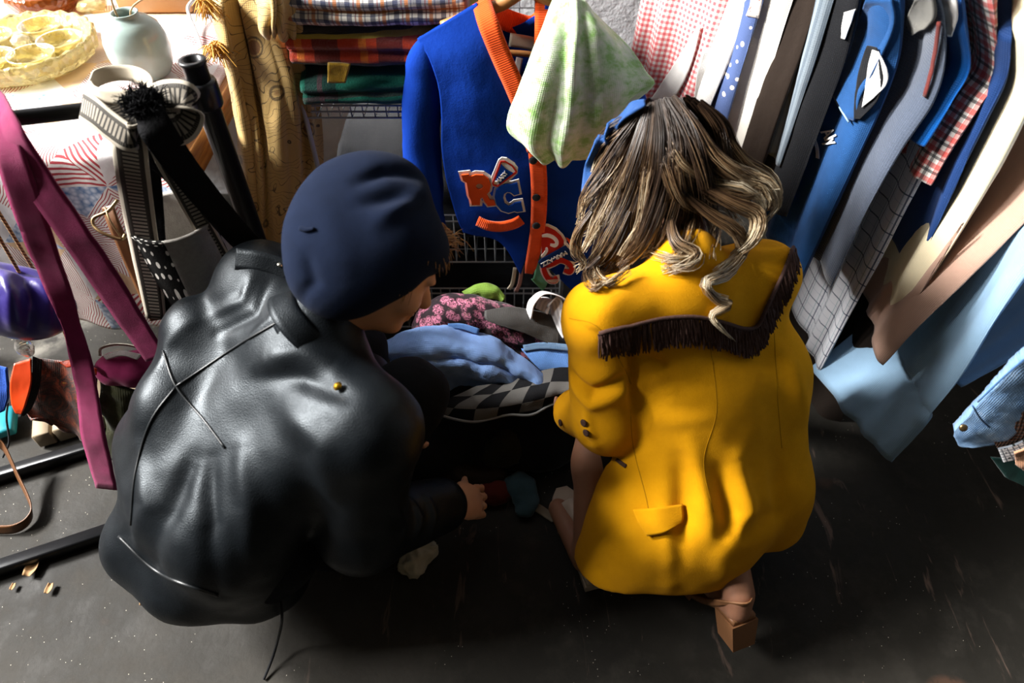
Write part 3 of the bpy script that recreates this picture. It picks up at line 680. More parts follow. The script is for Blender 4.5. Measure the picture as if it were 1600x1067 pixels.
def quilt_mat():
    n = NT('patchwork', .85, .2, .05); x, y, _ = n.sep()
    P_ = .155
    def wn(v, k):
        q = n.n.new('ShaderNodeTexWhiteNoise'); q.noise_dimensions = '3D'; c = n.n.new('ShaderNodeCombineXYZ'); n.l.new(v[0], c.inputs[0]); n.l.new(v[1], c.inputs[1]); c.inputs[2].default_value = k; n.l.new(c.outputs[0], q.inputs['Vector']); return q.outputs[0]
    cx, cy = n.math('FLOOR', n.math('DIVIDE', x, P_)), n.math('FLOOR', n.math('DIVIDE', y, P_)); id_ = (cx, cy)
    fx, fy = n.math('FRACT', n.math('DIVIDE', x, P_)), n.math('FRACT', n.math('DIVIDE', y, P_))
    d1 = n.math('GREATER_THAN', n.math('ADD', fx, fy), 1.0); d2 = n.math('GREATER_THAN', fx, fy)
    q = n.math('ADD', d1, n.math('MULTIPLY', d2, 2)); c2 = (n.math('ADD', cx, n.math('MULTIPLY', q, 17.3)), cy)
    ang = n.math('MULTIPLY', wn(c2, 1), 3.14); r3 = wn(c2, 2); r4 = wn(c2, 3)
    s = n.math('ADD', n.math('MULTIPLY', x, n.math('COSINE', ang)), n.math('MULTIPLY', y, n.math('SINE', ang)))
    s = n.math('ADD', s, n.math('MULTIPLY', n.noise(9, 2, .5), .03))
    st = n.stripe(s, .0062, .34); wide = n.stripe(s, .0115, .45)
    c = n.mix(st, 'dcd6d0', '9c4348'); c = n.mix(n.math('GREATER_THAN', r3, .66), c, n.mix(wide, 'ded8d2', 'a84147'))
    c = n.mix(n.math('GREATER_THAN', r3, .74), c, n.mix(n.vor(90, None, 'F1', 0), 'dfe4ec', '3d6695'))
    c = n.mix(n.math('GREATER_THAN', r3, .86), c, 'cfae8c'); c = n.mix(n.math('GREATER_THAN', r4, .8), c, 'd6d2d2')
    n.col(c); sm = n.math('MULTIPLY', n.math('ABSOLUTE', n.math('SUBTRACT', fx, .5)), 2); n.bump(n.math('ADD', n.noise(40, 4, .6, n.ob), n.math('MULTIPLY', n.stripe(s, .02, .5), .3)), .4, .003); return n.m
xs = np.linspace(-1.8, -.705, 7); rows = []
for (y, z, k) in ((2.12, .746, 0), (1.9, .746, 0), (1.7, .747, 0), (1.5, .746, 0), (1.34, .747, 0), (1.268, .742, .3), (1.248, .70, 1), (1.24, .60, 1), (1.235, .48, 1), (1.23, .36, 1), (1.225, .26, 1)):
    rows.append([(x, y-(.012*math.sin(x*17)+.006*math.sin(x*41))*k, z+(.012*math.sin(x*9) if z < .3 else 0)) for x in np.linspace(-1.8, -.70, 40)])
quilt = sheet('patchwork_quilt', rows, quilt_mat(), None, 110, 110, .006, (.0022, 16))
thing(quilt, 'faded patchwork quilt of red stripes and blue pieces draped over the table', 'quilt')
# vase and the two sticks in it
M_CELADON = plain('pale_celadon', '9aaca7', .2, 0, .6)
vc = P(233, 116, z=.752)
va = lathe('vase', [(.042, 0), (.054, .006), (.066, .03), (.071, .06), (.070, .088), (.062, .114), (.046, .130), (.032, .137), (.029, .143), (.031, .147), (.027, .147), (.024, .140), (.03, .128), (.05, .10), (.05, .04), (.02, .012), (0, .012)], M_CELADON, vc, None, 48)
thing(va, 'pale celadon rounded vase holding two sticks on the quilt', 'vase')
M_REED = plain('dry_reed', 'b3946c', .7)
for k, (e, off) in enumerate((((172, -6), A3((-.018, .0, .03))), ((231, -8), A3((.010, .005, .03))))):
    top = P(*e, y=vc[1]+(.0 if k else -.03)); o = tube('reed_stick', [vc+off*A3((.4, .4, 1)), vc+A3((off[0], off[1], .14)), top], .0022, M_REED, None, 6, 10)
    thing(o, ('thin pale stick leaning left out of the vase', 'thin pale stick standing upright in the vase')[k], 'stick')
# pressed glass serving dish
def amber(name, c, tr, r=.12):
    n = NT(name, r, .6, coords='OB'); n.b.inputs['Transmission Weight'].default_value = tr; n.b.inputs['IOR'].default_value = 1.45
    n.col(n.mix(n.noise(25, 4, .6), c, tuple(min(1, x*1.5) for x in lin(c)[:3])+(1,))); n.bump(n.vor(70), .8, .004); return n.m
M_AMBER = amber('amber_glass', 'e6cf98', .7); M_CLEARGLASS = amber('clear_glass', 'f0ece0', .8, .08); M_BROWNGLASS = amber('brown_glass', '8a4a1c', .5, .15)
dc = P(47, 92, z=.752); dsh = empty('serving_dish', dc, 'round amber pressed-glass serving dish with divided cups on the table', 'dish')
V = []; Fc = []; nn = 96
prof = [(.148, 0), (.160, .01), (.166, .03), (.168, .046), (.163, .052), (.156, .046), (.152, .02), (.10, .016), (.0, .016)]
for i, (r, z) in enumerate(prof):
    for k in range(nn):
        a = 2*PI*k/nn; rr = r*(1+(.022*math.sin(a*24) if .005 < z < .05 and i < 6 else 0)); V.append(dc+A3((rr*math.cos(a), rr*math.sin(a), z+.003*math.sin(a*24)*(i in (3, 4)))))
Fc = [(i*nn+k, i*nn+(k+1) % nn, (i+1)*nn+(k+1) % nn, (i+1)*nn+k) for i in range(len(prof)-1) for k in range(nn)]+[tuple(range(nn-1, -1, -1))]
mk('dish_body', V, Fc, M_AMBER, dsh)
for a in (.1, 1.5, 2.9, 4.4, 5.4):
    c_ = dc+A3((.092*math.cos(a), .092*math.sin(a), .017))
    lathe('cup', [(.040, 0), (.046, .012), (.05, .030), (.053, .032), (.053, .028), (.047, .010), (.03, .004), (0, .004)], M_AMBER, c_, dsh, 36)
lathe('knob', [(.012, 0), (.01, .012), (.02, .022), (.022, .034), (.012, .042), (0, .043)], M_CLEARGLASS, dc+A3((.0, 0, .016)), dsh, 24)
# brown ashtray, tan box and white cord behind
ac = P(78, 8, z=.752); at_ = empty('ashtray', ac, 'copper-brown faceted glass ashtray behind the amber dish', 'ashtray')
lathe('ashtray_body', [(.085, 0), (.092, .005), (.105, .035), (.100, .048), (.085, .05), (.075, .02), (.0, .015)], M_BROWNGLASS, ac, at_, 8)
lathe('rim_rest', [(.012, 0), (.016, .004), (.016, .012), (0, .014)], M_BROWNGLASS, ac+A3((.088, -.01, .046)), at_, 10)
cc = P(146, 14, z=.752); m = MB(); m.box(cc+A3((0, 0, .012)), (.075, .05, .024), .3, .008); thing(m.build('glass_block', M_AMBER, None), 'small orange glass block between the brown ashtray and tan box', 'block')
bx_ = P(246, 18, z=.752); bxo = empty('tan_box', bx_, 'plain tan wooden box behind the vase', 'box')
M_TANWOOD = plain('tan_wood', 'b98d5e', .6, 0, .3, .2, 18)
m = MB(); m.box(bx_+A3((0, .05, .06)), (.20, .12, .12), .02, .004); m.build('box_body', M_TANWOOD, bxo); m = MB(); m.box(bx_+A3((0, .05, .127)), (.208, .128, .014), .02, .004); m.build('lid', M_TANWOOD, bxo)
o = tube('looped_string', [P(310, -8, z=.80), P(294, 10, z=.79), P(297, 28, z=.775), P(304, 45, z=.765), P(312, 66, z=.758), P(318, 94, z=.757)], .0045, M_WHITE, None, 8, 30)
thing(o, 'looping white cord lying on the quilt beside the floral fabric', 'cord')
# ================================================================== floral fabric draped at the table corner
def brocade(name, base, ink, hi):
    n = NT(name, .5, .35, .2); v = n.mapv((1, 1, 1)); d = n.noise(7, 2, .5, v)
    q = n.n.new('ShaderNodeTexWave'); q.wave_type = 'RINGS'; q.inputs['Scale'].default_value = 9; q.inputs['Distortion'].default_value = 14; q.inputs['Detail'].default_value = 1.5; q.inputs['Detail Scale'].default_value = 1.6; n.l.new(n.uv, q.inputs['Vector'])
    r = n.ramp(q.outputs[0], [(.40, 0), (.47, 1), (.53, 1), (.60, 0)])
    f = n.vor(11); fl_ = n.ramp(f, [(.16, 1), (.19, 0)]); fr_ = n.ramp(f, [(.20, 0), (.22, 1), (.25, 1), (.27, 0)])
    c = n.mix(n.math('MULTIPLY', r, .9), base, ink); c = n.mix(n.math('MULTIPLY', fl_, .85), c, hi); c = n.mix(n.math('MULTIPLY', fr_, .8), c, ink); n.col(c); weave(n, 900, .25); return n.m
M_FLORAL = brocade('gold_brocade', 'bd9c5e', '3c2d14', '6e4220')
fd = empty('floral_drape', P(430, 400, y=1.40), 'gold floral fabric gathered and hanging off the table corner', 'fabric')
D = 1.405
rows = [[P(u, v, y=D+dy) for u, v, dy in r] for r in (
 [(322, -10, .05), (345, -12, 0), (372, -12, .03), (402, -10, -.02), (432, -12, .03), (470, -10, .06)],
 [(330, 25, .05), (352, 25, -.02), (378, 30, .03), (408, 28, -.03), (440, 20, .02), (470, 28, .06)],
 [(346, 80, .05), (362, 85, -.02), (390, 80, .02), (420, 75, -.03), (452, 70, .0), (485, 75, .06)],
 [(356, 140, .04), (376, 145, -.01), (402, 140, .02), (436, 140, -.03), (470, 135, .0), (500, 140, .06)],
 [(366, 210, .03), (388, 215, -.01), (414, 215, .0), (444, 215, -.02), (478, 210, .02), (506, 205, .05)],
 [(372, 290, .02), (396, 295, -.01), (420, 300, .0), (450, 300, -.01), (480, 295, .02), (505, 290, .04)],
 [(376, 370, .01), (398, 375, -.01), (422, 380, .0), (446, 385, -.01), (470, 385, .02), (492, 380, .04)],
 [(380, 430, .01), (402, 440, -.01), (424, 445, .0), (446, 445, -.01), (466, 440, .02), (486, 440, .04)])]
sheet('drape', rows, M_FLORAL, fd, 90, 70, .003, (.003, 12), (.011, 5.3, .1, (1.0, .35)))
rows = [[P(u, v, y=D-.05+dy) for u, v, dy in r] for r in ([(398, -12, .02), (420, -14, -.02), (445, -12, 0), (470, -12, .04)], [(400, 15, .0), (425, 12, -.03), (450, 18, 0), (474, 22, .04)], [(402, 45, .0), (425, 42, -.03), (448, 48, 0), (476, 52, .04)], [(408, 62, .02), (428, 55, .01), (452, 62, .02), (478, 66, .05)])]
sheet('gathered_heading', rows, M_FLORAL, fd, 50, 26, .003, (.002, 18), (.007, 5, 0, (.3, 1)))
rs = random.Random(3)
M_TASSEL = plain('gold_thread', 'd39a34', .6)
for c_ in ((322, 8), (318, -2), (336, 66), (342, 78), (330, 72)):
    p0 = P(*c_, y=1.38); tm = MB()
    for _ in range(40):
        d = A3((rs.gauss(0, .014), rs.gauss(0, .010), -.012-.02*rs.random())); q = p0+A3((rs.gauss(0, .006), rs.gauss(0, .006), 0)); tm.tube([q, q+d*.5+A3((0, 0, .003)), q+d], [.0012, .0012, .0008], 4, False)
    tm.build('tassel', M_TASSEL, fd)

# ================================================================== the low clothes rail in front of the table
M_COLLAR = plain('pipe_collar', '202226', .3, .4)
ra = A3((-1.45, .935, .93)); rb = A3((-.565, 1.15, .93)); pst = A3((-.56, 1.165, 0))
rk = empty('clothes_rail', (-.9, 1.05, 0), 'low black pipe clothes rail hung with belts, beside the table', 'clothes rail')
tube('crossbar', [ra, rb], .0135, M_DARKMETAL, rk, 16)
lathe('post', [(.021, .03), (.021, .985), (.0235, .987), (.0235, .993), (.015, .993), (.015, .86), (0, .86)], M_DARKMETAL, pst, rk, 24)
lathe('clamp', [(.027, .905), (.029, .91), (.029, .95), (.027, .955)], M_COLLAR, pst, rk, 24)
d_ = unit((.25, .105, 0))
for name, a_, L0, L1 in (('base_rail', A3((-1.067, 1.02, .018)), -.7, .58), ('base_rail', A3((-.954, .77, .018)), -.7, .12)):
    m = MB(); c_ = a_+d_*(L0+L1)/2; m.box(c_, (L1-L0, .032, .036), math.atan2(d_[1], d_[0]), .004); m.build(name, M_DARKMETAL, rk)
m = MB(); m.box((-1.5, .8, .018), (.032, .36, .036), .4, .004); m.build('base_tie', M_DARKMETAL, rk)
# woven belts
def ladder_mat():
    n = NT('ladder_weave', .75, .25); x, y, _ = n.sep()
    rung = n.stripe(y, .0085, .42); mid = n.math('MULTIPLY', n.math('GREATER_THAN', x, .27), n.math('LESS_THAN', x, .73))
    e = n.math('ADD', n.math('LESS_THAN', x, .12), n.math('GREATER_THAN', x, .88)); tick = n.math('MULTIPLY', n.stripe(y, .003, .5), .5)
    c = n.mix(mid, n.mix(tick, '1d1b19', '6b6459'), n.mix(rung, '8f877a', '24211e')); c = n.mix(e, c, 'b7ae9e'); n.col(c); n.bump(n.math('ADD', rung, tick), .4, .001); return n.m
M_LADDER = ladder_mat(); M_CREAM = cloth('cream_webbing', 'c9bda8'); M_BLACKWEB = plain('black_wool', '121214', .95, 0, .1, .9, 200)
def pd(pts): return [P(u, v, d=t) for u, v, t in pts]
o = strap('woven_belt', pd([(176, 150, 1.20), (186, 178, 1.165), (200, 215, 1.16), (206, 262, 1.20), (216, 330, 1.28), (230, 410, 1.36), (244, 498, 1.45)]), [.05, .055, .056, .056, .056, .053, .04], M_LADDER, None, side=(.95, .1, .05), th=.003, res=60)
thing(o, 'black and grey ladder-patterned belt hanging straight down from the rail', 'belt')
o = strap('woven_belt', pd([(250, 132, 1.185), (258, 165, 1.15), (252, 205, 1.155), (262, 245, 1.19), (288, 300, 1.27), (318, 355, 1.34), (352, 415, 1.42)]), [.045, .05, .05, .045, .036, .036, .036], M_LADDER, None, side=(.8, .5, .2), th=.003, res=60)
thing(o, 'ladder-patterned belt slanting down from the rail towards the dotted bag', 'belt')
o = strap('woven_belt', pd([(128, 163, 1.17), (148, 176, 1.145), (172, 196, 1.14), (200, 214, 1.14), (216, 206, 1.15), (222, 184, 1.18)]), .05, M_LADDER, None, side=(.55, .25, .8), th=.003, res=40)
thing(o, 'short ladder-patterned belt wound round the rail end', 'belt')
o = strap('woven_belt', pd([(238, 158, 1.16), (262, 150, 1.145), (288, 152, 1.14), (298, 172, 1.15), (286, 198, 1.155), (262, 206, 1.15)]), .052, M_LADDER, None, side=(-.15, .6, .8), th=.003, res=40)
thing(o, 'ladder-patterned belt looped round the rail against the black post', 'belt')
cl = [(142, 138, 1.17), (152, 122, 1.19), (180, 114, 1.20), (212, 116, 1.20), (234, 128, 1.18), (238, 146, 1.16), (216, 152, 1.15), (180, 152, 1.15), (152, 148, 1.155), (142, 138, 1.168)]
o = strap('coiled_belt', pd(cl), .026, M_CREAM, None, side=(.1, .35, .9), th=.003, res=70)
thing(o, 'cream webbing belt curled into an open loop above the rail', 'belt')
o = strap('black_strap', pd([(205, 148, 1.17), (228, 168, 1.13), (246, 205, 1.125), (285, 262, 1.19), (330, 318, 1.27), (372, 366, 1.33), (412, 404, 1.38)]), [.03, .05, .055, .052, .05, .05, .045], M_BLACKWEB, None, side=(.7, .45, .5), th=.006, res=60, wr=(.003, 40))
thing(o, 'wide black woolly strap running from the rail knot down to the leather jacket', 'strap')
o = strap('black_strap', pd([(228, 190, 1.15), (236, 260, 1.23), (243, 340, 1.31), (250, 440, 1.40), (254, 490, 1.45)]), .030, M_BLACKWEB, None, side=(.95, .1, 0), th=.005, res=40, wr=(.002, 40))
thing(o, 'narrow black strap hanging beside the ladder-patterned belt', 'strap')
kn = MB(); rs = random.Random(12); kc = P(222, 160, d=1.125)
for _ in range(420):
    d = unit([rs.gauss(0, 1) for _ in range(3)]); p0 = kc+d*A3((.028, .02, .018))*.8; kn.tube([p0, p0+d*.008+A3((rs.gauss(0, .004), rs.gauss(0, .004), rs.gauss(0, .004))), p0+d*.014+A3((rs.gauss(0, .007), rs.gauss(0, .007), rs.gauss(0, .007)))], [.0014, .0011, .0005], 4, False)
s_ = SDF(kc-.06, kc+.06, .005); s_.ell(kc, (.026, .02, .017)); V, Fc = s_.mesh(); kn.add(V, Fc)
thing(kn.build('wool_knot', M_BLACKWEB, None), 'fuzzy black wool knot tied on the rail', 'knot')
# brown belt with a buckle
M_BROWNLEATHER = plain('brown_leather', '6b4527', .45, 0, .4, .3); M_OLDBRASS = plain('old_brass', '8a7350', .35, .9)
bl = empty('buckled_belt', P(205, 420, d=1.4), 'narrow brown leather belt with an open brass buckle beside the pink scarf', 'belt')
strap('belt_strap', pd([(168, 322, 1.345), (178, 350, 1.35), (192, 382, 1.37), (214, 432, 1.41), (244, 500, 1.46)]), .024, M_BROWNLEATHER, bl, side=(.9, .2, .3), th=.004, res=40)
tube('buckle', pd([(184, 312, 1.335), (168, 330, 1.33), (147, 340, 1.33), (146, 352, 1.33), (160, 364, 1.33), (188, 374, 1.34), (196, 366, 1.345)]), .0035, M_OLDBRASS, bl, 8, 40)
tube('prong', pd([(164, 324, 1.33), (172, 345, 1.325), (190, 372, 1.335)]), .002, M_OLDBRASS, bl, 6, 14)
# twisted cords
M_CORD = NT('tan_rope', .8, .2); x_, y_, _z = M_CORD.sep(); M_CORD.col(M_CORD.mix(M_CORD.stripe(M_CORD.math('ADD', y_, M_CORD.math('MULTIPLY', x_, .012)), .008, .5), 'b08a5e', '6b4c2e')); M_CORD = M_CORD.m
for k, pts in enumerate(([(-8, 322, 1.28), (30, 384, 1.34), (62, 440, 1.40), (92, 500, 1.46), (120, 566, 1.52)], [(-8, 360, 1.27), (14, 398, 1.31), (34, 434, 1.35), (44, 462, 1.38)])):
    o = tube('twisted_cord', pd(pts), .0032, M_CORD, None, 8, 50)
    thing(o, ('long twisted tan cord hanging behind the pink scarf', 'short twisted tan cord ending behind the purple satin cap')[k], 'cord')
# pink scarf: two tails
M_PINK = NT('magenta_velvet', .85, .15, .12); M_PINK.col(M_PINK.mix(M_PINK.noise(40, 4, .6, M_PINK.ob), '6e1640', '97295c')); weave(M_PINK, 900, .4); M_PINK = M_PINK.m
sc_ = empty('pink_scarf', P(160, 770, d=1.5), 'magenta velvet scarf with two long tails hanging from the rail', 'scarf')
strap('scarf_tail', pd([(-26, 146, 1.20), (-12, 168, 1.16), (2, 206, 1.13), (22, 262, 1.14), (50, 345, 1.2), (82, 430, 1.28), (112, 510, 1.34), (134, 600, 1.40), (146, 680, 1.44), (166, 764, 1.50)]), [.05, .05, .055, .05, .05, .048, .030, .045, .052, .048], M_PINK, sc_, side=[(.9, .2, .3)]*5+[(.95, .1, 0), (.6, .7, .1), (.95, 0, .1), (.95, 0, .1), (.95, 0, .1)], th=.004, res=80, wr=(.003, 20))
strap('scarf_tail', pd([(-22, 150, 1.195), (-4, 172, 1.155), (16, 212, 1.125), (58, 282, 1.16), (112, 360, 1.21), (166, 440, 1.28), (210, 508, 1.34), (244, 560, 1.38)]), [.05, .05, .055, .058, .056, .056, .052, .045], M_PINK, sc_, side=(.75, .2, .55), th=.004, res=70, wr=(.003, 20))
# purple satin cap
M_PURPLE = NT('purple_satin', .3, .5, .1, 'OB'); M_PURPLE.col(M_PURPLE.mix(M_PURPLE.noise(8, 3, .5), '1d1054', '2f1d7c')); M_PURPLE = M_PURPLE.m
s_ = SDF((-1.35, .75, .1), (-.6, 1.35, .8), .006); c_ = P(25, 470, d=1.36)
s_.ell(c_, (.085, .07, .07), None, .02).ell(c_+A3((.03, 0, -.03)), (.07, .06, .05), None, .03).ell(c_+A3((-.07, 0, .02)), (.08, .07, .07), None, .03)
V, Fc = s_.mesh(); V = relax(V, Fc, 3); bv = bvh_of(V, Fc)
H_ = lambda pts: [hit(bv, u, v)[0] for u, v in pts]
V = folds(V, vnormals(V, Fc), [(H_([(5, 430), (20, 460), (22, 510)]), .014, .018), (H_([(35, 425), (50, 465), (50, 515)]), .013, -.016), (H_([(60, 440), (75, 470), (75, 510)]), .013, .014), (H_([(0, 415), (30, 420), (62, 432)]), .010, -.010)])
thing(mk('satin_hat', V, Fc, M_PURPLE), 'deep purple satin cap hanging at the picture edge by the pink scarf', 'cap')
o = lathe('glass_pendant', [(0, -.03), (.010, -.026), (.016, -.012), (.017, .0), (.010, .014), (.004, .02), (0, .022)], M_CLEARGLASS, P(36, 540, d=1.42), None, 12); thing(o, 'clear faceted glass pendant under the purple cap', 'pendant')
# orange silk garment
def silk(name, a, b_, c_, sc=9):
    n = NT(name, .45, .4, .2); f = n.noise(sc, 4, .65, n.uv, 1.5); n.col(n.ramp(f, [(.36, a), (.48, b_), (.6, a), (.68, c_)])); weave(n, 900, .25); return n.m
M_ORANGEPRINT = silk('orange_print_silk', '7a2e0c', '1e110a', 'b98a2c', 14); M_ORANGE = plain('orange_satin', 'd9430f', .4, 0, .4, .1, 20); M_LINING = cloth('black_lining', '100e0e', .5)
og = empty('orange_blouse', P(90, 680, d=1.6), 'orange print silk blouse with black lapels hanging low on the rail', 'blouse')
sheet('blouse_body', [pd([(30, 565, 1.47), (60, 560, 1.50), (100, 566, 1.50), (148, 572, 1.47)]), pd([(34, 610, 1.50), (64, 612, 1.51), (104, 612, 1.53), (152, 618, 1.50)]), pd([(40, 645, 1.52), (72, 650, 1.55), (112, 660, 1.56), (156, 668, 1.54)]), pd([(70, 655, 1.55), (92, 668, 1.57), (122, 684, 1.58), (158, 698, 1.57)])], M_ORANGEPRINT, og, 40, 36, .004, (.008, 14), (.005, 2.3))
sheet('lapel', [pd([(22, 568, 1.44), (48, 560, 1.45)]), pd([(16, 600, 1.44), (50, 596, 1.45)]), pd([(18, 630, 1.45), (40, 632, 1.45)]), pd([(24, 646, 1.46), (32, 648, 1.46)])], M_ORANGE, og, 14, 24, .004, (.003, 10))
sheet('lapel', [pd([(50, 556, 1.45), (66, 562, 1.46)]), pd([(48, 600, 1.45), (62, 604, 1.46)]), pd([(38, 634, 1.46), (50, 636, 1.47)]), pd([(32, 650, 1.47), (38, 650, 1.47)])], M_LINING, og, 10, 24, .004, (.003, 26))
sheet('collar', [pd([(92, 566, 1.46), (118, 562, 1.45), (150, 576, 1.44)]), pd([(104, 574, 1.45), (124, 572, 1.44), (150, 586, 1.44)])], M_ORANGE, og, 20, 10, .005, (.003, 26))
# blue and turquoise pieces at the very edge
o = sheet('blue_cloth', [pd([(-10, 570, 1.50), (10, 575, 1.50)]), pd([(-10, 610, 1.52), (14, 612, 1.52)]), pd([(-10, 650, 1.54), (8, 640, 1.54)])], cloth('cobalt_cotton', '1f4fae'), None, 10, 20, .005, (.004, 22)); thing(o, 'bit of cobalt blue cloth at the edge beside the orange blouse', 'cloth')
m = MB(); m.box(P(2, 661, z=.03), (.07, .09, .03), .4, .006); thing(m.build('turquoise_box', plain('turquoise_card', '2a9aa8', .5), None), 'flat turquoise box on the floor below the orange blouse', 'box')
# magenta purse
s_ = SDF((-1.2, .85, .2), (-.7, 1.3, .7), .005); c_ = P(196, 572, d=1.48)
s_.ell(c_+A3((-.01, 0, -.01)), (.062, .04, .038), None, .02).ell(c_+A3((.02, .01, -.02)), (.05, .04, .035), None, .02)
V, Fc = s_.mesh(); V = relax(V, Fc, 2); N = vnormals(V, Fc); V = V+N*np.array([.005*fnoise(p, 30, 3) for p in V])[:, None]
pu = mk('velvet_purse', V, Fc, M_PINK); thing(pu, 'small magenta velvet clasp purse beside the leather jacket', 'purse')
tube('clasp_frame', pd([(156, 556, 1.46), (158, 544, 1.46), (180, 538, 1.46), (206, 540, 1.46), (224, 548, 1.46), (228, 556, 1.46)]), .003, M_METAL, pu, 8, 30)
o = sheet('lining', [pd([(160, 556, 1.455), (190, 548, 1.455), (222, 554, 1.46)]), pd([(166, 562, 1.45), (190, 556, 1.45), (214, 562, 1.455)])], cloth('white_lining', 'cfc9c6'), pu, 20, 8, .003)
# olive cloth
o = sheet('olive_cloth', [pd([(158, 596, 1.52), (184, 602, 1.50), (222, 612, 1.52)]), pd([(160, 632, 1.55), (186, 636, 1.53), (220, 640, 1.56)]), pd([(166, 672, 1.60), (190, 680, 1.58), (214, 676, 1.60)]), pd([(168, 715, 1.66), (190, 722, 1.65), (206, 716, 1.66)])], cloth('olive_cotton', '3b3c20'), None, 30, 30, .006, (.008, 18)); thing(o, 'dull olive cloth hanging under the magenta purse', 'cloth')
# dotted wool bag
def dots_mat():
    n = NT('dotted_wool', .95, .1, .0); x, y, _ = n.sep(); v = n.mapv((1, .5, 1)); f = n.vor(34, v, 'F1', 0, .3)
    side = n.math('MULTIPLY', n.math('GREATER_THAN', x, .47), n.math('LESS_THAN', x, .775)); dk = n.mix(n.math('LESS_THAN', f, .26), '151413', 'cfcac2')
    c = n.mix(side, n.mix(n.noise(60, 4, .7, n.ob), '8a857f', 'b7b2ab'), dk); n.col(c); n.bump(n.noise(260, 4, .75, n.ob), .7, .003); return n.m
bc_ = P(308, 425, d=1.47)+A3((0, 0, .045))
bg = lathe('wool_bag', [(.05, -.15), (.083, -.14), (.088, -.10), (.088, 0), (.086, .05), (.083, .095), (.087, .107), (.076, .105), (.074, .05), (.07, -.10), (0, -.11)], dots_mat(), bc_, None, 56); thing(bg, 'grey wool bag with a black panel of white dots, hung below the rail', 'bag')
strap('bag_handle', [bc_+A3((-.075, -.03, .09)), bc_+A3((-.03, -.05, .20)), bc_+A3((.02, -.05, .27)), bc_+A3((.05, -.03, .2)), bc_+A3((.075, -.02, .09))], .014, M_BLACKWEB, bg, side=(.2, 1, .1), th=.004, res=30)
# tan strap loop, beige board and dry leaves on the floor
o = strap('tan_strap', [P(-14, 690, z=.12), P(6, 700, z=.10), P(28, 745, z=.06), P(48, 790, z=.03), P(44, 812, z=.022), P(22, 826, z=.02), P(-14, 828, z=.02)], .030, M_BROWNLEATHER, None, side=(.3, .2, .9), th=.003, res=50); thing(o, 'brown leather strap curling down onto the floor at the edge', 'strap')
o = tube('black_lace', [P(12, 630, z=.2), P(10, 655, z=.14), P(14, 690, z=.08), P(4, 715, z=.05)], .0025, M_BLACKCLOTH, None, 6, 20); thing(o, 'thin black lace dangling below the orange blouse', 'lace')
m = MB()
for k in range(7): m.box(A3((-1.27+.045*k, 1.09+.019*k, .03)), (.042, .16, .05), .4, .003)
thing(m.build('slatted_crate_lid', plain('pale_wood', '9c8a70', .7), None), 'pale slatted wooden lid on the floor behind the rail base', 'lid')
M_LEAF = plain('dry_leaf', 'a9865c', .8)
for k, (u, v, r) in enumerate(((53, 889, .016), (79, 921, .009), (228, 939, .010), (22, 918, .006), (88, 612, .006))):
    p = P(u, v, z=.004 if k != 4 else .004)
    if k == 4: continue
    rs = random.Random(k); G = [[p+A3((r*a*(1-.4*abs(b_)), r*b_*1.3, .004+.5*r*(a*a+.3*b_*b_)+rs.uniform(0, .1)*r)) for a in (-1, -.4, .3, 1)] for b_ in (-1, -.3, .4, 1)]
    o = sheet('dry_leaf', G, M_LEAF, None, 8, 8, .0012)
    thing(o, ('largest curled tan dry leaf on the concrete below the black base rail', 'small dry leaf fragment just in front of the largest leaf', 'dry leaf fragment next to the hem of the leather jacket', 'tiny leaf crumb lowest at the floor edge')[k], 'leaf')
# ================================================================== blankets on the wire shelf
M_WIRE = plain('white_wire', 'b9bcbd', .35, .3)
ws = empty('wire_shelf', (-.15, 1.6, 0), 'white wire basket shelf behind the blue cardigan, holding folded blankets', 'shelf')
X0, X1, Y0, Y1 = -.47, .14, 1.42, 1.86
def basket(zt, zb, z2):
    m = MB()
    for z in (zt, z2, zb):
        m.tube([(X0, Y0, z), (X1, Y0, z), (X1, Y1, z), (X0, Y1, z), (X0, Y0, z)], .0024, 6, False)
    for x in np.arange(X0, X1+.001, .0265):
        m.tube([(x, Y0, zt), (x, Y0, zb), (x, Y1, zb), (x, Y1, zt)], .0016, 5, False)
    for y in np.linspace(Y0, Y1, 9): m.tube([(X0, y, zt), (X0, y, zb), (X1, y, zb), (X1, y, zt)], .0016, 5, False)
    m.build('basket', M_WIRE, ws)
basket(.765, .735, .75); basket(.46, .30, .44); basket(.20, .04, .18)
for x in (X0, X1):
    for y in (Y0, Y1): tube('upright', [(x, y, 0), (x, y, 1.35)], .006, M_WIRE, ws, 8)
m = MB()
for x in np.arange(-.14, .16, .04): m.tube([(x, Y1, .78), (x, Y1, 1.35)], .0018, 5, False)
for z in np.arange(.80, 1.36, .055): m.tube([(-.14, Y1, z), (.14, Y1, z)], .0018, 5, False)
m.build('grid_panel', M_WIRE, ws)
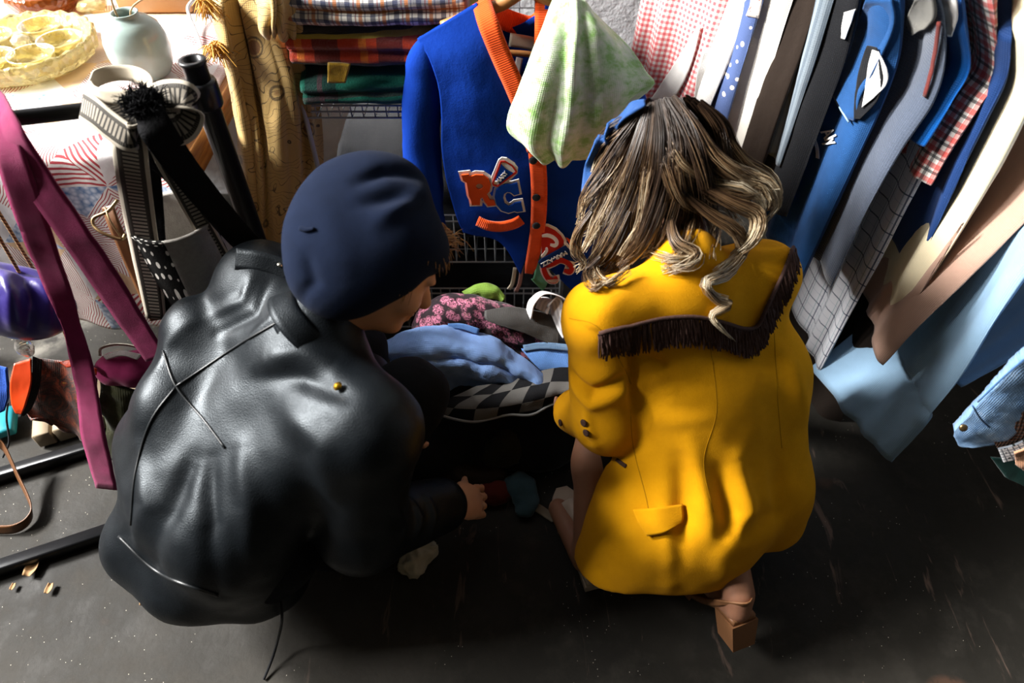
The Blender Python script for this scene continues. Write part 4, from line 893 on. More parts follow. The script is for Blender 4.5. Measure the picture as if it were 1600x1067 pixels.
def blanket(name, x0, x1, y0, y1, z0, z1, m, label, layers=3, seed=0, fuzz=.004):
    """folded cloth: rounded front, fold grooves between the layers"""
    n = 60; H = (z1-z0); ring = []
    for k in range(n):
        a = 2*PI*k/n; ca, sa = math.cos(a), math.sin(a); e = .35
        yy = (abs(ca)**e)*math.copysign(1, ca); zz = (abs(sa)**.75)*math.copysign(1, sa)
        g = 1-.06*abs(math.cos(zz*PI*layers/2))**8*(yy < 0)
        ring.append(((y0+y1)/2+(y1-y0)/2*yy*g, (z0+z1)/2+H/2*zz))
    G = np.array([[(x, y, z+.010*math.sin(x*9+seed)*(z-z0)/H) for y, z in ring] for x in np.linspace(x0, x1, 50)])
    G = wrinkle(G, fuzz, 14, seed, True)
    V = list(G.reshape(-1, 3)); nr, nc = 50, n
    Fc = [(i*nc+j, (i+1)*nc+j, (i+1)*nc+(j+1) % nc, i*nc+(j+1) % nc) for i in range(nr-1) for j in range(nc)]+[tuple(range(nc)), tuple((nr-1)*nc+j for j in range(nc-1, -1, -1))]
    uv = []
    for i in range(nr):
        L = 0
        for j in range(nc):
            if j: L += np.linalg.norm(G[i, j]-G[i, j-1])
            uv.append((G[i, j, 0], L))
    o = mk(name, V, Fc, m, None, uv); return tag(o, label, 'blanket', 'folded blankets on the wire shelf')
M_B1 = plaid('cream_tartan', 'e4dfd6', [('1f2a50', 0, .22, 'b', .75), ('b4692c', .5, .16, 'b', .8), ('7a2c2c', .34, .06, 'b', .7), ('1f2a50', .74, .06, 'b', .6)], .046)
M_B2 = NT('red_band_wool', .95, .1, .5); x_, y_, _z = M_B2.sep()
c_ = M_B2.mix(M_B2.stripe(x_, .13, .40, .1), 'd8400f', '7d1f0e'); c_ = M_B2.mix(M_B2.stripe(x_, .13, .12, -.62), c_, 'ee7a18'); sz = M_B2.sep(M_B2.ob)[2]
c_ = M_B2.mix(M_B2.math('LESS_THAN', sz, .890), c_, '1d1210'); c_ = M_B2.mix(M_B2.math('MULTIPLY', M_B2.math('GREATER_THAN', sz, .938), M_B2.math('LESS_THAN', sz, .944)), c_, 'c9b23a'); c_ = M_B2.mix(M_B2.math('GREATER_THAN', sz, .944), c_, '17120e'); M_B2.col(c_); M_B2.bump(M_B2.noise(240, 4, .75, M_B2.ob), .9, .005)
M_B3 = plaid('green_wool', '0d6250', [('0a2c2a', .0, .3, 'x', .8), ('51303a', .12, .05, 'x', .7), ('51303a', .4, .05, 'y', .5)], .22, 1)
b1 = blanket('folded_blanket', -.45, -.09, 1.355, 1.84, .948, 1.045, M_B1, 'cream folded blanket in navy and rust tartan, topmost of the stack', 2, 1, .003)
b2 = blanket('folded_blanket', -.455, -.07, 1.36, 1.84, .864, .950, M_B2.m, 'fuzzy red-orange folded blanket with dark bands and yellow edge, middle of the stack', 2, 5)
b3 = blanket('folded_blanket', -.45, -.06, 1.365, 1.84, .775, .866, M_B3, 'deep green folded wool blanket, lowest of the stack', 2, 9)
for o in (b2,):
    # material used heights of the built place: keep its origin at the floor level
    o['keep_origin'] = 1
o = sheet('yellow_band', [[P(512, 98, y=1.352), P(548, 100, y=1.352)], [P(512, 128, y=1.358), P(540, 128, y=1.358)]], silk('yellow_red_wool', '8a6a14', 'b08a1c', '8a2418', 25), b3, 12, 10, .006, (.003, 30))
o = sheet('striped_cloth', [[P(694, -8, y=1.45), P(722, -8, y=1.46)], [P(694, 25, y=1.43), P(716, 20, y=1.44)], [P(690, 44, y=1.42), P(706, 42, y=1.43)]], plaid('dark_check', 'b8b0a2', [('16181f', 0, .5, 'b', .8)], .02), None, 16, 16, .02, (.004, 20)); thing(o, 'dark checked cloth standing at the end of the top blanket', 'cloth')
m_ = SDF((-.36, 1.42, 1.0), (-.2, 1.6, 1.1), .005); cc_ = P(612, 2, z=1.058); cc_[1] = max(cc_[1], 1.43)
m_ = SDF(cc_-.08, cc_+.08, .005); m_.ell(cc_, (.045, .035, .018)); V, Fc = m_.mesh(); thing(mk('grey_pouch', V, Fc, cloth('grey_felt', '8d8a84')), 'small grey felt pouch lying on the tartan blanket', 'pouch')
# black fillers added in the lower baskets, standing for the shade under the shelf
for k, (z0, z1, lab) in enumerate(((.315, .60, 'black filler added in the middle wire basket as shade'), (.055, .27, 'black filler added in the lowest wire basket as shade'))):
    o = blanket('shade_filler', -.44, .11, 1.45, 1.82, z0, z1, M_BLACKCLOTH, lab, 3, 20+k, .012); o['category'] = 'filler'; o['group'] = 'black shade fillers in the wire baskets'
# ================================================================== blue cardigan on its hanger
M_BLUE = NT('royal_knit', .95, .08, .0); x_, y_, _z = M_BLUE.sep(); M_BLUE.col(M_BLUE.mix(M_BLUE.noise(18, 4, .6, M_BLUE.ob), '08297a', '0f3a98'))
M_BLUE.bump(M_BLUE.noise(190, 4, .7, M_BLUE.ob), .4, .002); M_BLUE = M_BLUE.m
M_ORIB = NT('orange_rib', .9, .15, .15); x_, y_, _z = M_ORIB.sep(); M_ORIB.col(M_ORIB.mix(M_ORIB.noise(20, 4, .6, M_ORIB.ob), 'd2420f', 'ee5a18')); M_ORIB.bump(M_ORIB.math('SINE', M_ORIB.math('MULTIPLY', y_, 1500)), .3, .001); M_ORIB = M_ORIB.m
M_FELTW = plain('white_felt', 'f4f1ec', .9, 0, .1); M_FELTR = plain('red_orange_felt', 'e0511f', .9, 0, .1); M_FELTD = plain('red_felt', 'c02d20', .9, 0, .1); M_FELTB = plain('blue_felt', '10409c', .9, 0, .1); M_FELTN = felt('dark_blue_felt', '122a5c', '183470')
M_HANGER = plain('hanger_wood', 'b07a44', .4, 0, .5, .1)
cg = empty('cardigan', P(820, 430, y=1.29), 'royal blue knitted cardigan with orange trim and sewn-on letter patches, on a wooden hanger', 'cardigan')
Yf = 1.27
g3 = lambda rows: [[P(u, v, y=y) for u, v, y in r] for r in rows]
left = g3([[(652, 60, 1.32), (695, 34, 1.315), (745, 4, 1.33)], [(672, 95, 1.295), (722, 80, 1.285), (768, 62, 1.29)], [(686, 140, 1.285), (740, 135, 1.27), (796, 130, 1.272)], [(690, 185, 1.285), (748, 190, 1.268), (822, 195, 1.268)], [(690, 230, 1.285), (754, 240, Yf), (830, 245, Yf)],
           [(696, 275, 1.285), (762, 290, Yf), (832, 295, Yf)], [(706, 315, 1.285), (772, 330, Yf), (833, 345, Yf)], [(716, 345, 1.285), (778, 362, 1.275), (824, 395, 1.275)], [(724, 362, 1.29), (782, 378, 1.285), (814, 428, 1.28)]])
front = sheet('front_panel', left, M_BLUE, cg, 50, 80, .004, (.0035, 9))
right = g3([[(852, 2, 1.33), (905, 30, 1.32), (958, 66, 1.33)], [(846, 70, 1.30), (905, 85, 1.29), (975, 110, 1.31)], [(838, 140, 1.285), (905, 150, 1.28), (985, 175, 1.30)], [(834, 200, 1.285), (905, 215, 1.28), (990, 235, 1.30)], [(838, 260, 1.285), (905, 275, 1.28), (985, 295, 1.30)],
            [(842, 310, 1.285), (905, 330, 1.28), (975, 345, 1.29)], [(846, 355, 1.285), (903, 375, 1.28), (956, 385, 1.285)], [(852, 395, 1.285), (902, 420, 1.28), (938, 425, 1.285)], [(858, 418, 1.285), (897, 455, 1.28), (920, 448, 1.285)]])
rp = sheet('front_panel', right, M_BLUE, cg, 50, 80, .004, (.0035, 9), None, 5)
back = g3([[(655, 58, 1.345), (740, 20, 1.37), (800, 42, 1.385), (860, 20, 1.37), (955, 64, 1.345)], [(690, 150, 1.36), (750, 150, 1.39), (810, 150, 1.40), (890, 150, 1.39), (980, 160, 1.36)], [(696, 260, 1.36), (760, 260, 1.39), (820, 260, 1.40), (890, 260, 1.39), (978, 270, 1.36)], [(722, 350, 1.33), (770, 365, 1.36), (825, 385, 1.37), (880, 400, 1.36), (935, 405, 1.33)]])
sheet('back_panel', back, M_BLUE, cg, 40, 40, .004, (.004, 9))
def sleeve(pts, rx, ry):
    C = crom(A3([P(u, v, y=y) for u, v, y in pts]), 40); r1_ = np.interp(np.linspace(0, 1, 40), np.linspace(0, 1, len(rx)), rx); r2_ = np.interp(np.linspace(0, 1, 40), np.linspace(0, 1, len(ry)), ry)
    G = np.array([[C[i]+A3((math.cos(a)*r1_[i], math.sin(a)*r2_[i], 0)) for a in np.linspace(0, 2*PI, 28, endpoint=False)] for i in range(40)])
    G = wrinkle(G, .005, 10, 3, True); V, Fc, uv = grid_vf(G, .004, True); return mk('sleeve', V, Fc, M_BLUE, cg, uv)
sleeve([(668, 62, 1.325), (663, 100, 1.32), (660, 160, 1.32), (658, 220, 1.32), (664, 290, 1.32), (676, 360, 1.31)], [.012, .035, .042, .042, .038, .034], [.01, .03, .034, .034, .032, .03])
sleeve([(950, 66, 1.335), (968, 110, 1.335), (985, 170, 1.335), (990, 230, 1.335), (985, 300, 1.33), (978, 370, 1.32)], [.012, .035, .042, .042, .038, .034], [.01, .03, .034, .034, .032, .03])
# orange neckband and button band
strap('neckband', g3([[(752, 2, 1.335), (764, 40, 1.285), (784, 90, 1.272), (806, 140, 1.262), (824, 190, 1.26), (836, 235, 1.26)]])[0], [.036, .038, .038, .038, .036, .034], M_ORIB, cg, side=(.9, -.1, .35), th=.007, res=50)
strap('neckband', g3([[(851, 0, 1.335), (850, 60, 1.295), (846, 120, 1.278), (842, 190, 1.272), (840, 235, 1.27)]])[0], .036, M_ORIB, cg, side=(.95, 0, 0), th=.006, res=40)
strap('neckband', g3([[(750, 0, 1.335), (775, 22, 1.37), (805, 36, 1.39), (835, 40, 1.388), (858, 12, 1.345)]])[0], .040, M_ORIB, cg, side=(0, .15, 1), th=.006, res=40)
pb = strap('button_band', g3([[(838, 230, 1.262), (842, 280, 1.262), (842, 330, 1.264), (838, 370, 1.268), (830, 412, 1.275), (826, 426, 1.28)]])[0], [.036, .036, .036, .034, .030, .02], M_ORIB, cg, side=(1, 0, 0), th=.007, res=50)
for u, v in ((833, 250), (838, 308), (838, 352)):
    c_ = P(u, v, y=1.257); lathe('button', [(.0085, 0), (.0095, .002), (.007, .004), (0, .0035)], M_BLACKCLOTH, c_, cg, 14, (0, -1, 0))
strap('pocket_trim', g3([[(746, 345, 1.268), (762, 352, 1.262), (782, 354, 1.262), (802, 350, 1.262), (815, 343, 1.264)]])[0], .026, M_ORIB, cg, side=(0, 0, 1), th=.006, res=30)
strap('size_tape', g3([[(796, 62, 1.37), (822, 66, 1.37), (846, 72, 1.37)]])[0], .026, M_CREAM, cg, side=(0, .1, 1), th=.002, res=12)
strap('hang_tag', g3([[(812, 90, 1.36), (809, 105, 1.355), (806, 122, 1.35)]])[0], .014, M_FELTW, cg, side=(1, 0, .2), th=.002, res=10)
# letter patches: outlines read off the patch, laid on its plane
def zq(c, x0, y0, k, y): 
    out = []
    for a, b_ in c:
        p = P(x0+a/k, y0+b_/k, y=y); out.append((p[0], p[2]))
    return out
def stroke(c, w, n=24, taper=False):
    q = crom(A3(c, float), n); T = np.gradient(q, axis=0); T /= np.linalg.norm(T, axis=1)[:, None]; N = np.stack([-T[:, 1], T[:, 0]], 1); ww = (np.full(n, w/2) if not taper else w/2*np.interp(np.linspace(0, 1, n), [0, .15, .85, 1], [.55, 1, 1, .6]))[:, None]
    return list(map(tuple, q+N*ww))+list(map(tuple, (q-N*ww)[::-1]))
XZ = ((1, 0, 0), (0, 0, 1)); ell_ = lambda cx, cy, rx, ry, n=24: [(cx+rx*math.cos(t), cy+ry*math.sin(t)) for t in np.linspace(0, 2*PI, n, endpoint=False)]
Rr = [(160, 310), (245, 300), (262, 330), (330, 305), (420, 310), (480, 350), (512, 430), (495, 500), (460, 540), (500, 605), (550, 615), (568, 668), (480, 678), (440, 630), (410, 575), (385, 590), (380, 665), (285, 668), (275, 610), (250, 560), (225, 400), (180, 375)]
Cc = [(755, 420), (825, 400), (850, 530), (790, 545), (750, 512), (705, 505), (668, 530), (655, 580), (675, 645), (720, 680), (765, 665), (790, 640), (870, 628), (893, 735), (825, 745), (790, 735), (720, 755), (640, 730), (580, 660), (557, 570), (572, 490), (630, 432), (700, 415)]
def grow(poly, d):
    q = A3(poly, float); ar = .5*sum(q[i][0]*q[(i+1) % len(q)][1]-q[(i+1) % len(q)][0]*q[i][1] for i in range(len(q))); out = []
    for i in range(len(q)):
        a, b_, c = q[i-1], q[i], q[(i+1) % len(q)]; e1 = (b_-a)/np.linalg.norm(b_-a); e2 = (c-b_)/np.linalg.norm(c-b_); n1 = A3((e1[1], -e1[0])); n2 = A3((e2[1], -e2[0])); nn_ = n1+n2; nn_ /= max(np.linalg.norm(nn_), .5); k = 1/max(.6, nn_@n1)
        out.append(tuple(b_+nn_*d*k*(1 if ar > 0 else -1)))
    return out
Z1 = lambda c: zq(c, 700, 230, 7.62, Yf-.011)
lay = lambda name, polys, m, par, lift, th=.002: flat_shape(name, polys, m, par, (0, Yf-.011, 0), *XZ, th, 0, lift)
pt = lay('letter_patch', [Z1(grow(Rr, 30))], M_FELTW, cg, .001); lay('letter_backing', [Z1(grow(Cc, 26))], M_FELTW, pt, .0025)
lay('letter', [Z1(Rr), Z1(ell_(375, 445, 42, 34))], M_FELTR, pt, .0055, .004); lay('letter', [Z1(Cc)], M_FELTB, pt, .0065, .004)
lay('megaphone_backing', [Z1([(508, 400), (512, 345), (600, 130), (640, 100), (700, 108), (790, 165), (832, 225), (830, 290), (740, 375), (600, 452), (535, 445)])], M_FELTW, pt, .0050, .003)
lay('megaphone_outline', [Z1([(525, 405), (625, 140), (680, 138), (770, 190), (825, 265), (815, 285), (590, 448), (535, 432)]), Z1([(545, 405), (640, 158), (690, 158), (760, 205), (803, 266), (590, 428), (555, 420)])], M_FELTD, pt, .0072, .002)
lay('megaphone', [Z1([(562, 375), (632, 175), (680, 225), (730, 262), (778, 282), (610, 415)])], M_FELTB, pt, .0072, .002)
def word(txt, c0, c1, x0, y0, k, y, size, m, par, lift, name='lettering'):
    a = A3(zq([c0], x0, y0, k, y)[0]); b_ = A3(zq([c1], x0, y0, k, y)[0]); d = (b_-a)/np.linalg.norm(b_-a); mid = (a+b_)/2
    return flat_shape(name, None, m, par, (mid[0], y, mid[1]), (d[0], 0, d[1]), (-d[1], 0, d[0]), .0016, .0003, lift, 0, txt, size)
word('MARY', (578, 400), (702, 262), 700, 230, 7.62, Yf-.011, .013, M_FELTW, pt, .0092)
Yr = 1.268; Z2 = lambda c: zq(c, 820, 340, 8.89, Yr); lay2 = lambda name, polys, m, par, lift, th=.002: flat_shape(name, polys, m, par, (0, Yr, 0), *XZ, th, 0, lift)
U1 = [(236, 110), (320, 118), (420, 168), (500, 240), (540, 310), (545, 360), (480, 420), (380, 480), (280, 540), (236, 545)]
p2 = lay2('letter_patch', [Z2([(234, 76), (330, 88), (440, 140), (530, 230), (585, 320), (560, 380), (480, 450), (380, 520), (280, 570), (224, 560)])], M_FELTW, cg, 0); lay2('letter', [Z2(U1)], M_FELTD, p2, .003, .003)
lay2('swirl', [Z2(stroke([(238, 235), (320, 225), (400, 258), (445, 320), (420, 365), (352, 355)], 48, 24, True))], M_FELTW, p2, .0055); lay2('swirl', [Z2(stroke([(300, 395), (300, 440), (265, 490), (232, 525)], 40, 16, True))], M_FELTW, p2, .0055)
for c, w in (([(300, 640), (265, 690), (300, 790), (360, 855), (425, 850), (420, 800)], 72), ([(300, 660), (390, 620), (490, 572), (590, 605), (648, 680), (620, 735), (545, 715)], 72)):
    lay2('letter_backing', [Z2(stroke(c, w+44))], M_FELTW, p2, .0012); lay2('letter', [Z2(stroke(c, w-4, 24, True))], M_FELTD, p2, .0048, .003)
lay2('ribbon_backing', [Z2([(545, 300), (600, 350), (650, 430), (740, 480), (830, 500), (800, 570), (700, 618), (620, 610), (480, 545)])], M_FELTW, p2, .0035)
lay2('ribbon', [Z2([(560, 360), (620, 425), (690, 480), (760, 520), (760, 560), (690, 590), (600, 565), (520, 530)])], M_FELTN, p2, .0058, .0025)
lay2('ribbon', [Z2([(185, 590), (240, 540), (560, 362), (606, 432), (280, 655), (225, 672)])], M_FELTN, p2, .0072, .002)
word('MAR-AZZ', (590, 440), (225, 628), 820, 340, 8.89, Yr, .0165, M_FELTW, p2, .0092)
lay2('corner_piece', [Z2([(570, 270), (650, 310), (740, 400), (800, 470), (720, 470), (650, 410)])], M_FELTR, p2, .001)
# hangers
hg = empty('wooden_hanger', P(815, 0, y=1.33), 'brown wooden hanger inside the blue cardigan neck', 'hanger')
tube('hanger_arm', g3([[(690, 40, 1.335), (740, 22, 1.335), (785, 6, 1.335), (818, -14, 1.335), (845, -6, 1.335), (880, 18, 1.335), (925, 45, 1.335)]])[0], [.009, .011, .012, .013, .012, .011, .009], M_HANGER, hg, 12, 40)
tube('hook', [P(818, -14, y=1.335), P(818, -30, y=1.335)+A3((0, 0, .03)), P(818, -30, y=1.335)+A3((.02, 0, .055)), P(818, -30, y=1.335)+A3((.01, 0, .08)), P(818, -30, y=1.335)+A3((-.015, 0, .07))], .002, M_METAL, hg, 8, 24)
o = tube('wooden_bar', g3([[(792, 82, 1.345), (822, 84, 1.345), (850, 88, 1.345)]])[0], .006, M_HANGER, None, 10, 12); thing(o, 'short round wooden bar inside the cardigan neck opening', 'bar')
for u, v, L, m_ in ((801, 432, 20, M_CREAM), (812, 428, 28, plain('pink_tag', 'b98a80', .8))):
    strap('paper_tag', g3([[(u+4, v-14, 1.282), (u, v+L*.5, 1.285), (u-6, v+L, 1.285)]])[0], .010, m_, cg, side=(1, 0, 0), th=.0015, res=10)
M_MINT = NT('mint_print', .6, .3, .15); M_MINT.col(M_MINT.ramp(M_MINT.noise(30, 5, .7), [(.38, '9ccb74'), (.5, 'cfe3ba'), (.62, 'e6eedb')])); weave(M_MINT, 900, .3); M_MINT = M_MINT.m
o = sheet('other_garment_bit', g3([[(842, 385, 1.280), (866, 392, 1.280)], [(834, 432, 1.31), (856, 440, 1.31)], [(830, 436, 1.305), (848, 455, 1.305)]]), cloth('sea_green_cotton', '6fb48a'), cg, 12, 12, .003, (.003, 30)); o['label'] = 'small sea-green bit of another garment under the hem'  # bit of a separate garment, only parented to the cardigan
# pale green scarf over the cardigan shoulder
def mint(rows, nu=70, nv=70): return sheet('green_scarf', g3(rows), M_MINT, None, nu, nv, .003, (.004, 9), (.009, 3.6, .15, (.15, 1)))
o = mint([[(868, -6, 1.315), (884, -8, 1.30), (900, -4, 1.29), (918, 8, 1.30), (930, 22, 1.315)], [(846, 42, 1.255), (872, 40, 1.245), (905, 42, 1.24), (945, 50, 1.255), (975, 66, 1.30)], [(826, 92, 1.235), (862, 95, 1.215), (905, 98, 1.21), (955, 100, 1.235), (1008, 112, 1.29)], [(808, 140, 1.23), (850, 150, 1.205), (905, 152, 1.20), (962, 148, 1.225), (1020, 134, 1.27)],
          [(792, 182, 1.23), (840, 196, 1.21), (902, 200, 1.20), (955, 190, 1.22), (975, 166, 1.24)], [(793, 212, 1.235), (838, 228, 1.215), (896, 232, 1.205), (944, 214, 1.225), (958, 190, 1.24)], [(826, 238, 1.24), (856, 252, 1.225), (892, 256, 1.215), (922, 242, 1.23), (938, 226, 1.24)]])
thing(o, 'pale green mottled scarf draped over the cardigan shoulder', 'scarf')
# ================================================================== clothes hanging on the right
rl = empty('garment_rail', (.9, 1.5, 0), 'metal garment rail over the packed shirts and jackets', 'garment rail')
rail = [(.47, 1.90, 1.24), (.60, 1.78, 1.24), (.85, 1.55, 1.24), (1.05, 1.35, 1.24), (1.20, 1.12, 1.24), (1.28, .70, 1.24)]
tube('rail', rail, .014, M_METAL, rl, 12, 40)
for x, y in ((.62, 1.85), (1.28, .70)): tube('rail_post', [(x, y, 0), (x, y, 1.24)], .014, M_METAL, rl, 12)
def garment(name, edge, ang, W, T, m, label, cat, parts=None, seed=0, sl=.30, fold=.010, nz=.006, top=True, par=None, ang2=None):
    """shirt on its hanger seen edge-on: edge = near sleeve line (u, v, y) from the shoulder down; W runs away from it, T is its thickness"""
    E = crom(A3([P(u, v, y=y) for u, v, y in edge]), 46); U = A3((math.cos(math.radians(ang)), math.sin(math.radians(ang)), 0)); N = A3((U[1], -U[0], 0)); nc = 64; G = []
    if N[1] > 0: N = -N
    z0 = E[0][2]
    for i, e in enumerate(E):
        k = i/45; row = []
        if ang2 is not None:
            h_ = max(0, (k-.5)/.5)**1.3; an_ = math.radians(ang+(ang2-ang)*h_); U = A3((math.cos(an_), math.sin(an_), 0)); N = A3((U[1], -U[0], 0)); N = -N if N[1] > 0 else N
        for q in range(nc):
            a = 2*PI*q/nc; s = .5-.5*math.cos(a); sg = math.sin(a)
            sh = math.sqrt(max(0, 1-((s-sl/2)/(sl/2))**2)) if s < sl else 0
            bd = math.sqrt(max(0, 1-((s-sl*.7-(1-sl*.7)/2)/((1-sl*.7)/2))**2)) if s > sl*.7 else 0
            t = max(sh*.95, bd*(.62+.2*k), .10)*T/2*(1 if sg >= 0 else -1)*min(1, abs(sg)*3)
            drop = 0 if not top else max(0, .055-.0*k)*0
            f = fold*(.3+.7*k)*math.sin(s*17+seed*2.1+2.2*k+1.5*math.sin(s*7+seed))
            row.append(e+U*(s*W)+N*(t+f)+A3((0, 0, (.03*s if i == 0 else 0))))
        G.append(row)
    G = wrinkle(np.array(G), nz, 8, seed, True, (1, 1, .45))
    nr = len(G); V = list(G.reshape(-1, 3)); Lu = [0]
    for q in range(1, nc): Lu.append(Lu[-1]+np.linalg.norm(G[nr//2, q]-G[nr//2, q-1]))
    Lv = [0]
    for i in range(1, nr): Lv.append(Lv[-1]+np.linalg.norm(E[i]-E[i-1]))
    uv = [(Lu[q], Lv[i]) for i in range(nr) for q in range(nc)]
    Fc = [(i*nc+q, i*nc+(q+1) % nc, (i+1)*nc+(q+1) % nc, (i+1)*nc+q) for i in range(nr-1) for q in range(nc)]
    # shoulders close up towards the hanger
    c0 = len(V); tp = [v for v in G[0]]; U = A3((math.cos(math.radians(ang)), math.sin(math.radians(ang)), 0)); ctr = E[0]+U*W*.5+A3((0, 0, .13))
    for q in range(nc): V.append(tp[q]*.35+ctr*.65); uv.append((Lu[q], -.1))
    Fc += [(c0+q, c0+(q+1) % nc, (q+1) % nc, q) for q in range(nc)]+[tuple(c0+q for q in range(nc-1, -1, -1)), tuple((nr-1)*nc+q for q in range(nc))]
    o = mk(name, V, Fc, m, par, uv)
    if par is None: tag(o, label, cat, 'clothes on the garment rail')
    tube('hanger_hook', [ctr-A3((0, 0, .01)), ctr+A3((0, 0, .10)), ctr+A3((0, 0, .14))+N*.015], .002, M_METAL, o, 6, 8) if top and par is None else None
    return o, bvh_of(V, Fc)
M_GING = gingham('red_gingham', 'd9636a', .0135); M_WHITEC = cloth('white_cotton', 'e6e3df'); M_WHITE2 = cloth('ivory_cotton', 'e3ddd2')
def dotted(name, a, b_, sc=40, r=.22):
    n = NT(name, .85, .2, .05); n.col(n.mix(n.math('LESS_THAN', n.vor(sc), r), a, b_)); weave(n); return n.m
M_BLUEDOT = dotted('blue_floral_cotton', '4d5f8c', 'd9cdc6', 42, .26)
M_SHEER = plain('brown_sheer', '2b211a', .8, 0, .2, .4); M_SILVER = NT('grey_satin', .35, .5, .1); M_SILVER.col(M_SILVER.mix(M_SILVER.stripe(M_SILVER.sep()[0], .02, .5), '8d99a3', '6f7b86')); weave(M_SILVER, 700, .2); M_SILVER = M_SILVER.m
M_WORK = cloth('work_blue_twill', '1a4a80', .7, .2, .1); M_CHAR = NT('charcoal_herringbone', .9, .15, .3); x_, y_, _z = M_CHAR.sep(); M_CHAR.col(M_CHAR.mix(M_CHAR.stripe(M_CHAR.math('ADD', M_CHAR.math('PINGPONG', x_, .004), y_), .003, .5), '2e3542', '5b6577')); weave(M_CHAR, 500, .4); M_CHAR = M_CHAR.m
M_ROYAL = cloth('royal_blue_satin', '0d55a0', .35, .2); M_WPLAID = plaid('white_windowpane', 'd6d6dc', [('2c3a55', 0, .07, 'b', .85), ('5c8f96', .2, .03, 'x', .8), ('5c8f96', .8, .03, 'x', .8), ('7a84a0', .5, .02, 'y', .6)], .05)
M_RPLAID = plaid('red_tartan', 'd8cfc8', [('c4362f', 0, .34, 'b', .7), ('1f2226', .5, .2, 'b', .75)], .03); M_NAVY = cloth('navy_twill', '123468', .7, .15); M_CREAMJ = cloth('cream_wool', 'd9cbaa', .9, .08); M_BEIGE = cloth('pink_beige_crepe', 'b3917f', .85, .08)
M_LTBLUE = cloth('pale_blue_cotton', '8fb0cc', .8, .08); M_LTBLUE2 = cloth('powder_blue_cotton', '9db9d2', .8, .08); M_DENIM = NT('washed_denim', .9, .15, .1); M_DENIM.col(M_DENIM.ramp(M_DENIM.noise(16, 5, .7), [(.3, '4f76a4'), (.55, '7e9fc4'), (.75, 'a9bfd6')])); weave(M_DENIM, 700, .5); M_DENIM = M_DENIM.m
L1 = lambda o, lab: None
o, bv = garment('gingham_shirt', [(1165, -30, 1.61), (1159, 10, 1.61), (1143, 60, 1.61), (1121, 130, 1.61), (1099, 200, 1.61), (1078, 270, 1.61)], 135, .27, .05, M_GING, 'red and white gingham shirt hanging first on the rail, next to the white wall', 'shirt', None, 1, .3, .012)
def patch(bv, name, poly_rows, m, par, off=.004, nu=14, nv=20, th=.002, wr=(.002, 30)):
    return sheet(name, [[hit(bv, u, v, off)[0] for u, v in r] for r in poly_rows], m, par, nu, nv, th, wr)
patch(bv, 'open_front', [[(1094, 40), (1099, 40)], [(1070, 78), (1090, 80)], [(1042, 120), (1076, 122)], [(1016, 154), (1054, 158)]], M_WHITEC, o, .008); patch(bv, 'open_front', [[(1104, 72), (1120, 74)], [(1092, 112), (1114, 116)], [(1086, 152), (1108, 158)]], M_WHITEC, o, .009)
o, bv = garment('white_shirt', [(1182, -30, 1.56), (1176, 0, 1.56), (1150, 70, 1.56), (1120, 150, 1.56), (1085, 240, 1.56)], 104, .36, .030, M_WHITEC, 'plain white cotton shirt beside the gingham shirt', 'shirt', None, 2)
o, bv = garment('floral_shirt', [(1204, -30, 1.52), (1196, 0, 1.52), (1172, 80, 1.52), (1142, 180, 1.52), (1115, 270, 1.52)], 104, .36, .030, M_BLUEDOT, 'slate blue shirt with small pale flowers between two white shirts', 'shirt', None, 3)
patch(bv, 'printed_yoke', [[(1176, -12), (1194, -12)], [(1174, 8), (1192, 10)], [(1168, 24), (1184, 28)]], dotted('floral_yoke', 'd9cfc9', 'c8584e', 60, .3), o, .004)
o, bv = garment('white_shirt', [(1252, -30, 1.47), (1243, 0, 1.47), (1218, 80, 1.47), (1188, 175, 1.47), (1150, 300, 1.47)], 104, .36, .045, M_WHITE2, 'broad ivory white blouse left of the brown sheer dress', 'blouse', None, 4, .36)
o, bv = garment('sheer_dress', [(1285, -30, 1.43), (1276, 0, 1.43), (1250, 80, 1.43), (1212, 180, 1.43), (1165, 320, 1.43)], 104, .36, .030, M_SHEER, 'dark brown sheer dress between ivory blouse and grey satin blouse', 'dress', None, 5)
o, bv = garment('satin_blouse', [(1312, -30, 1.40), (1304, 0, 1.40), (1282, 80, 1.40), (1254, 170, 1.40), (1224, 260, 1.40)], 104, .36, .030, M_SILVER, 'silvery grey striped satin blouse beside the blue work jacket', 'blouse', None, 6, .26)
o, bv = garment('black_jacket', [(1346, -30, 1.36), (1338, 10, 1.36), (1318, 90, 1.36), (1285, 180, 1.36), (1225, 340, 1.36)], 104, .36, .030, M_BLACKCLOTH, 'black jacket hidden behind the blue work jacket', 'jacket', None, 7)
patch(bv, 'white_collar', [[(1322, 18), (1338, 12)], [(1318, 40), (1330, 38)], [(1316, 58), (1322, 60)]], M_WHITEC, o, .004)
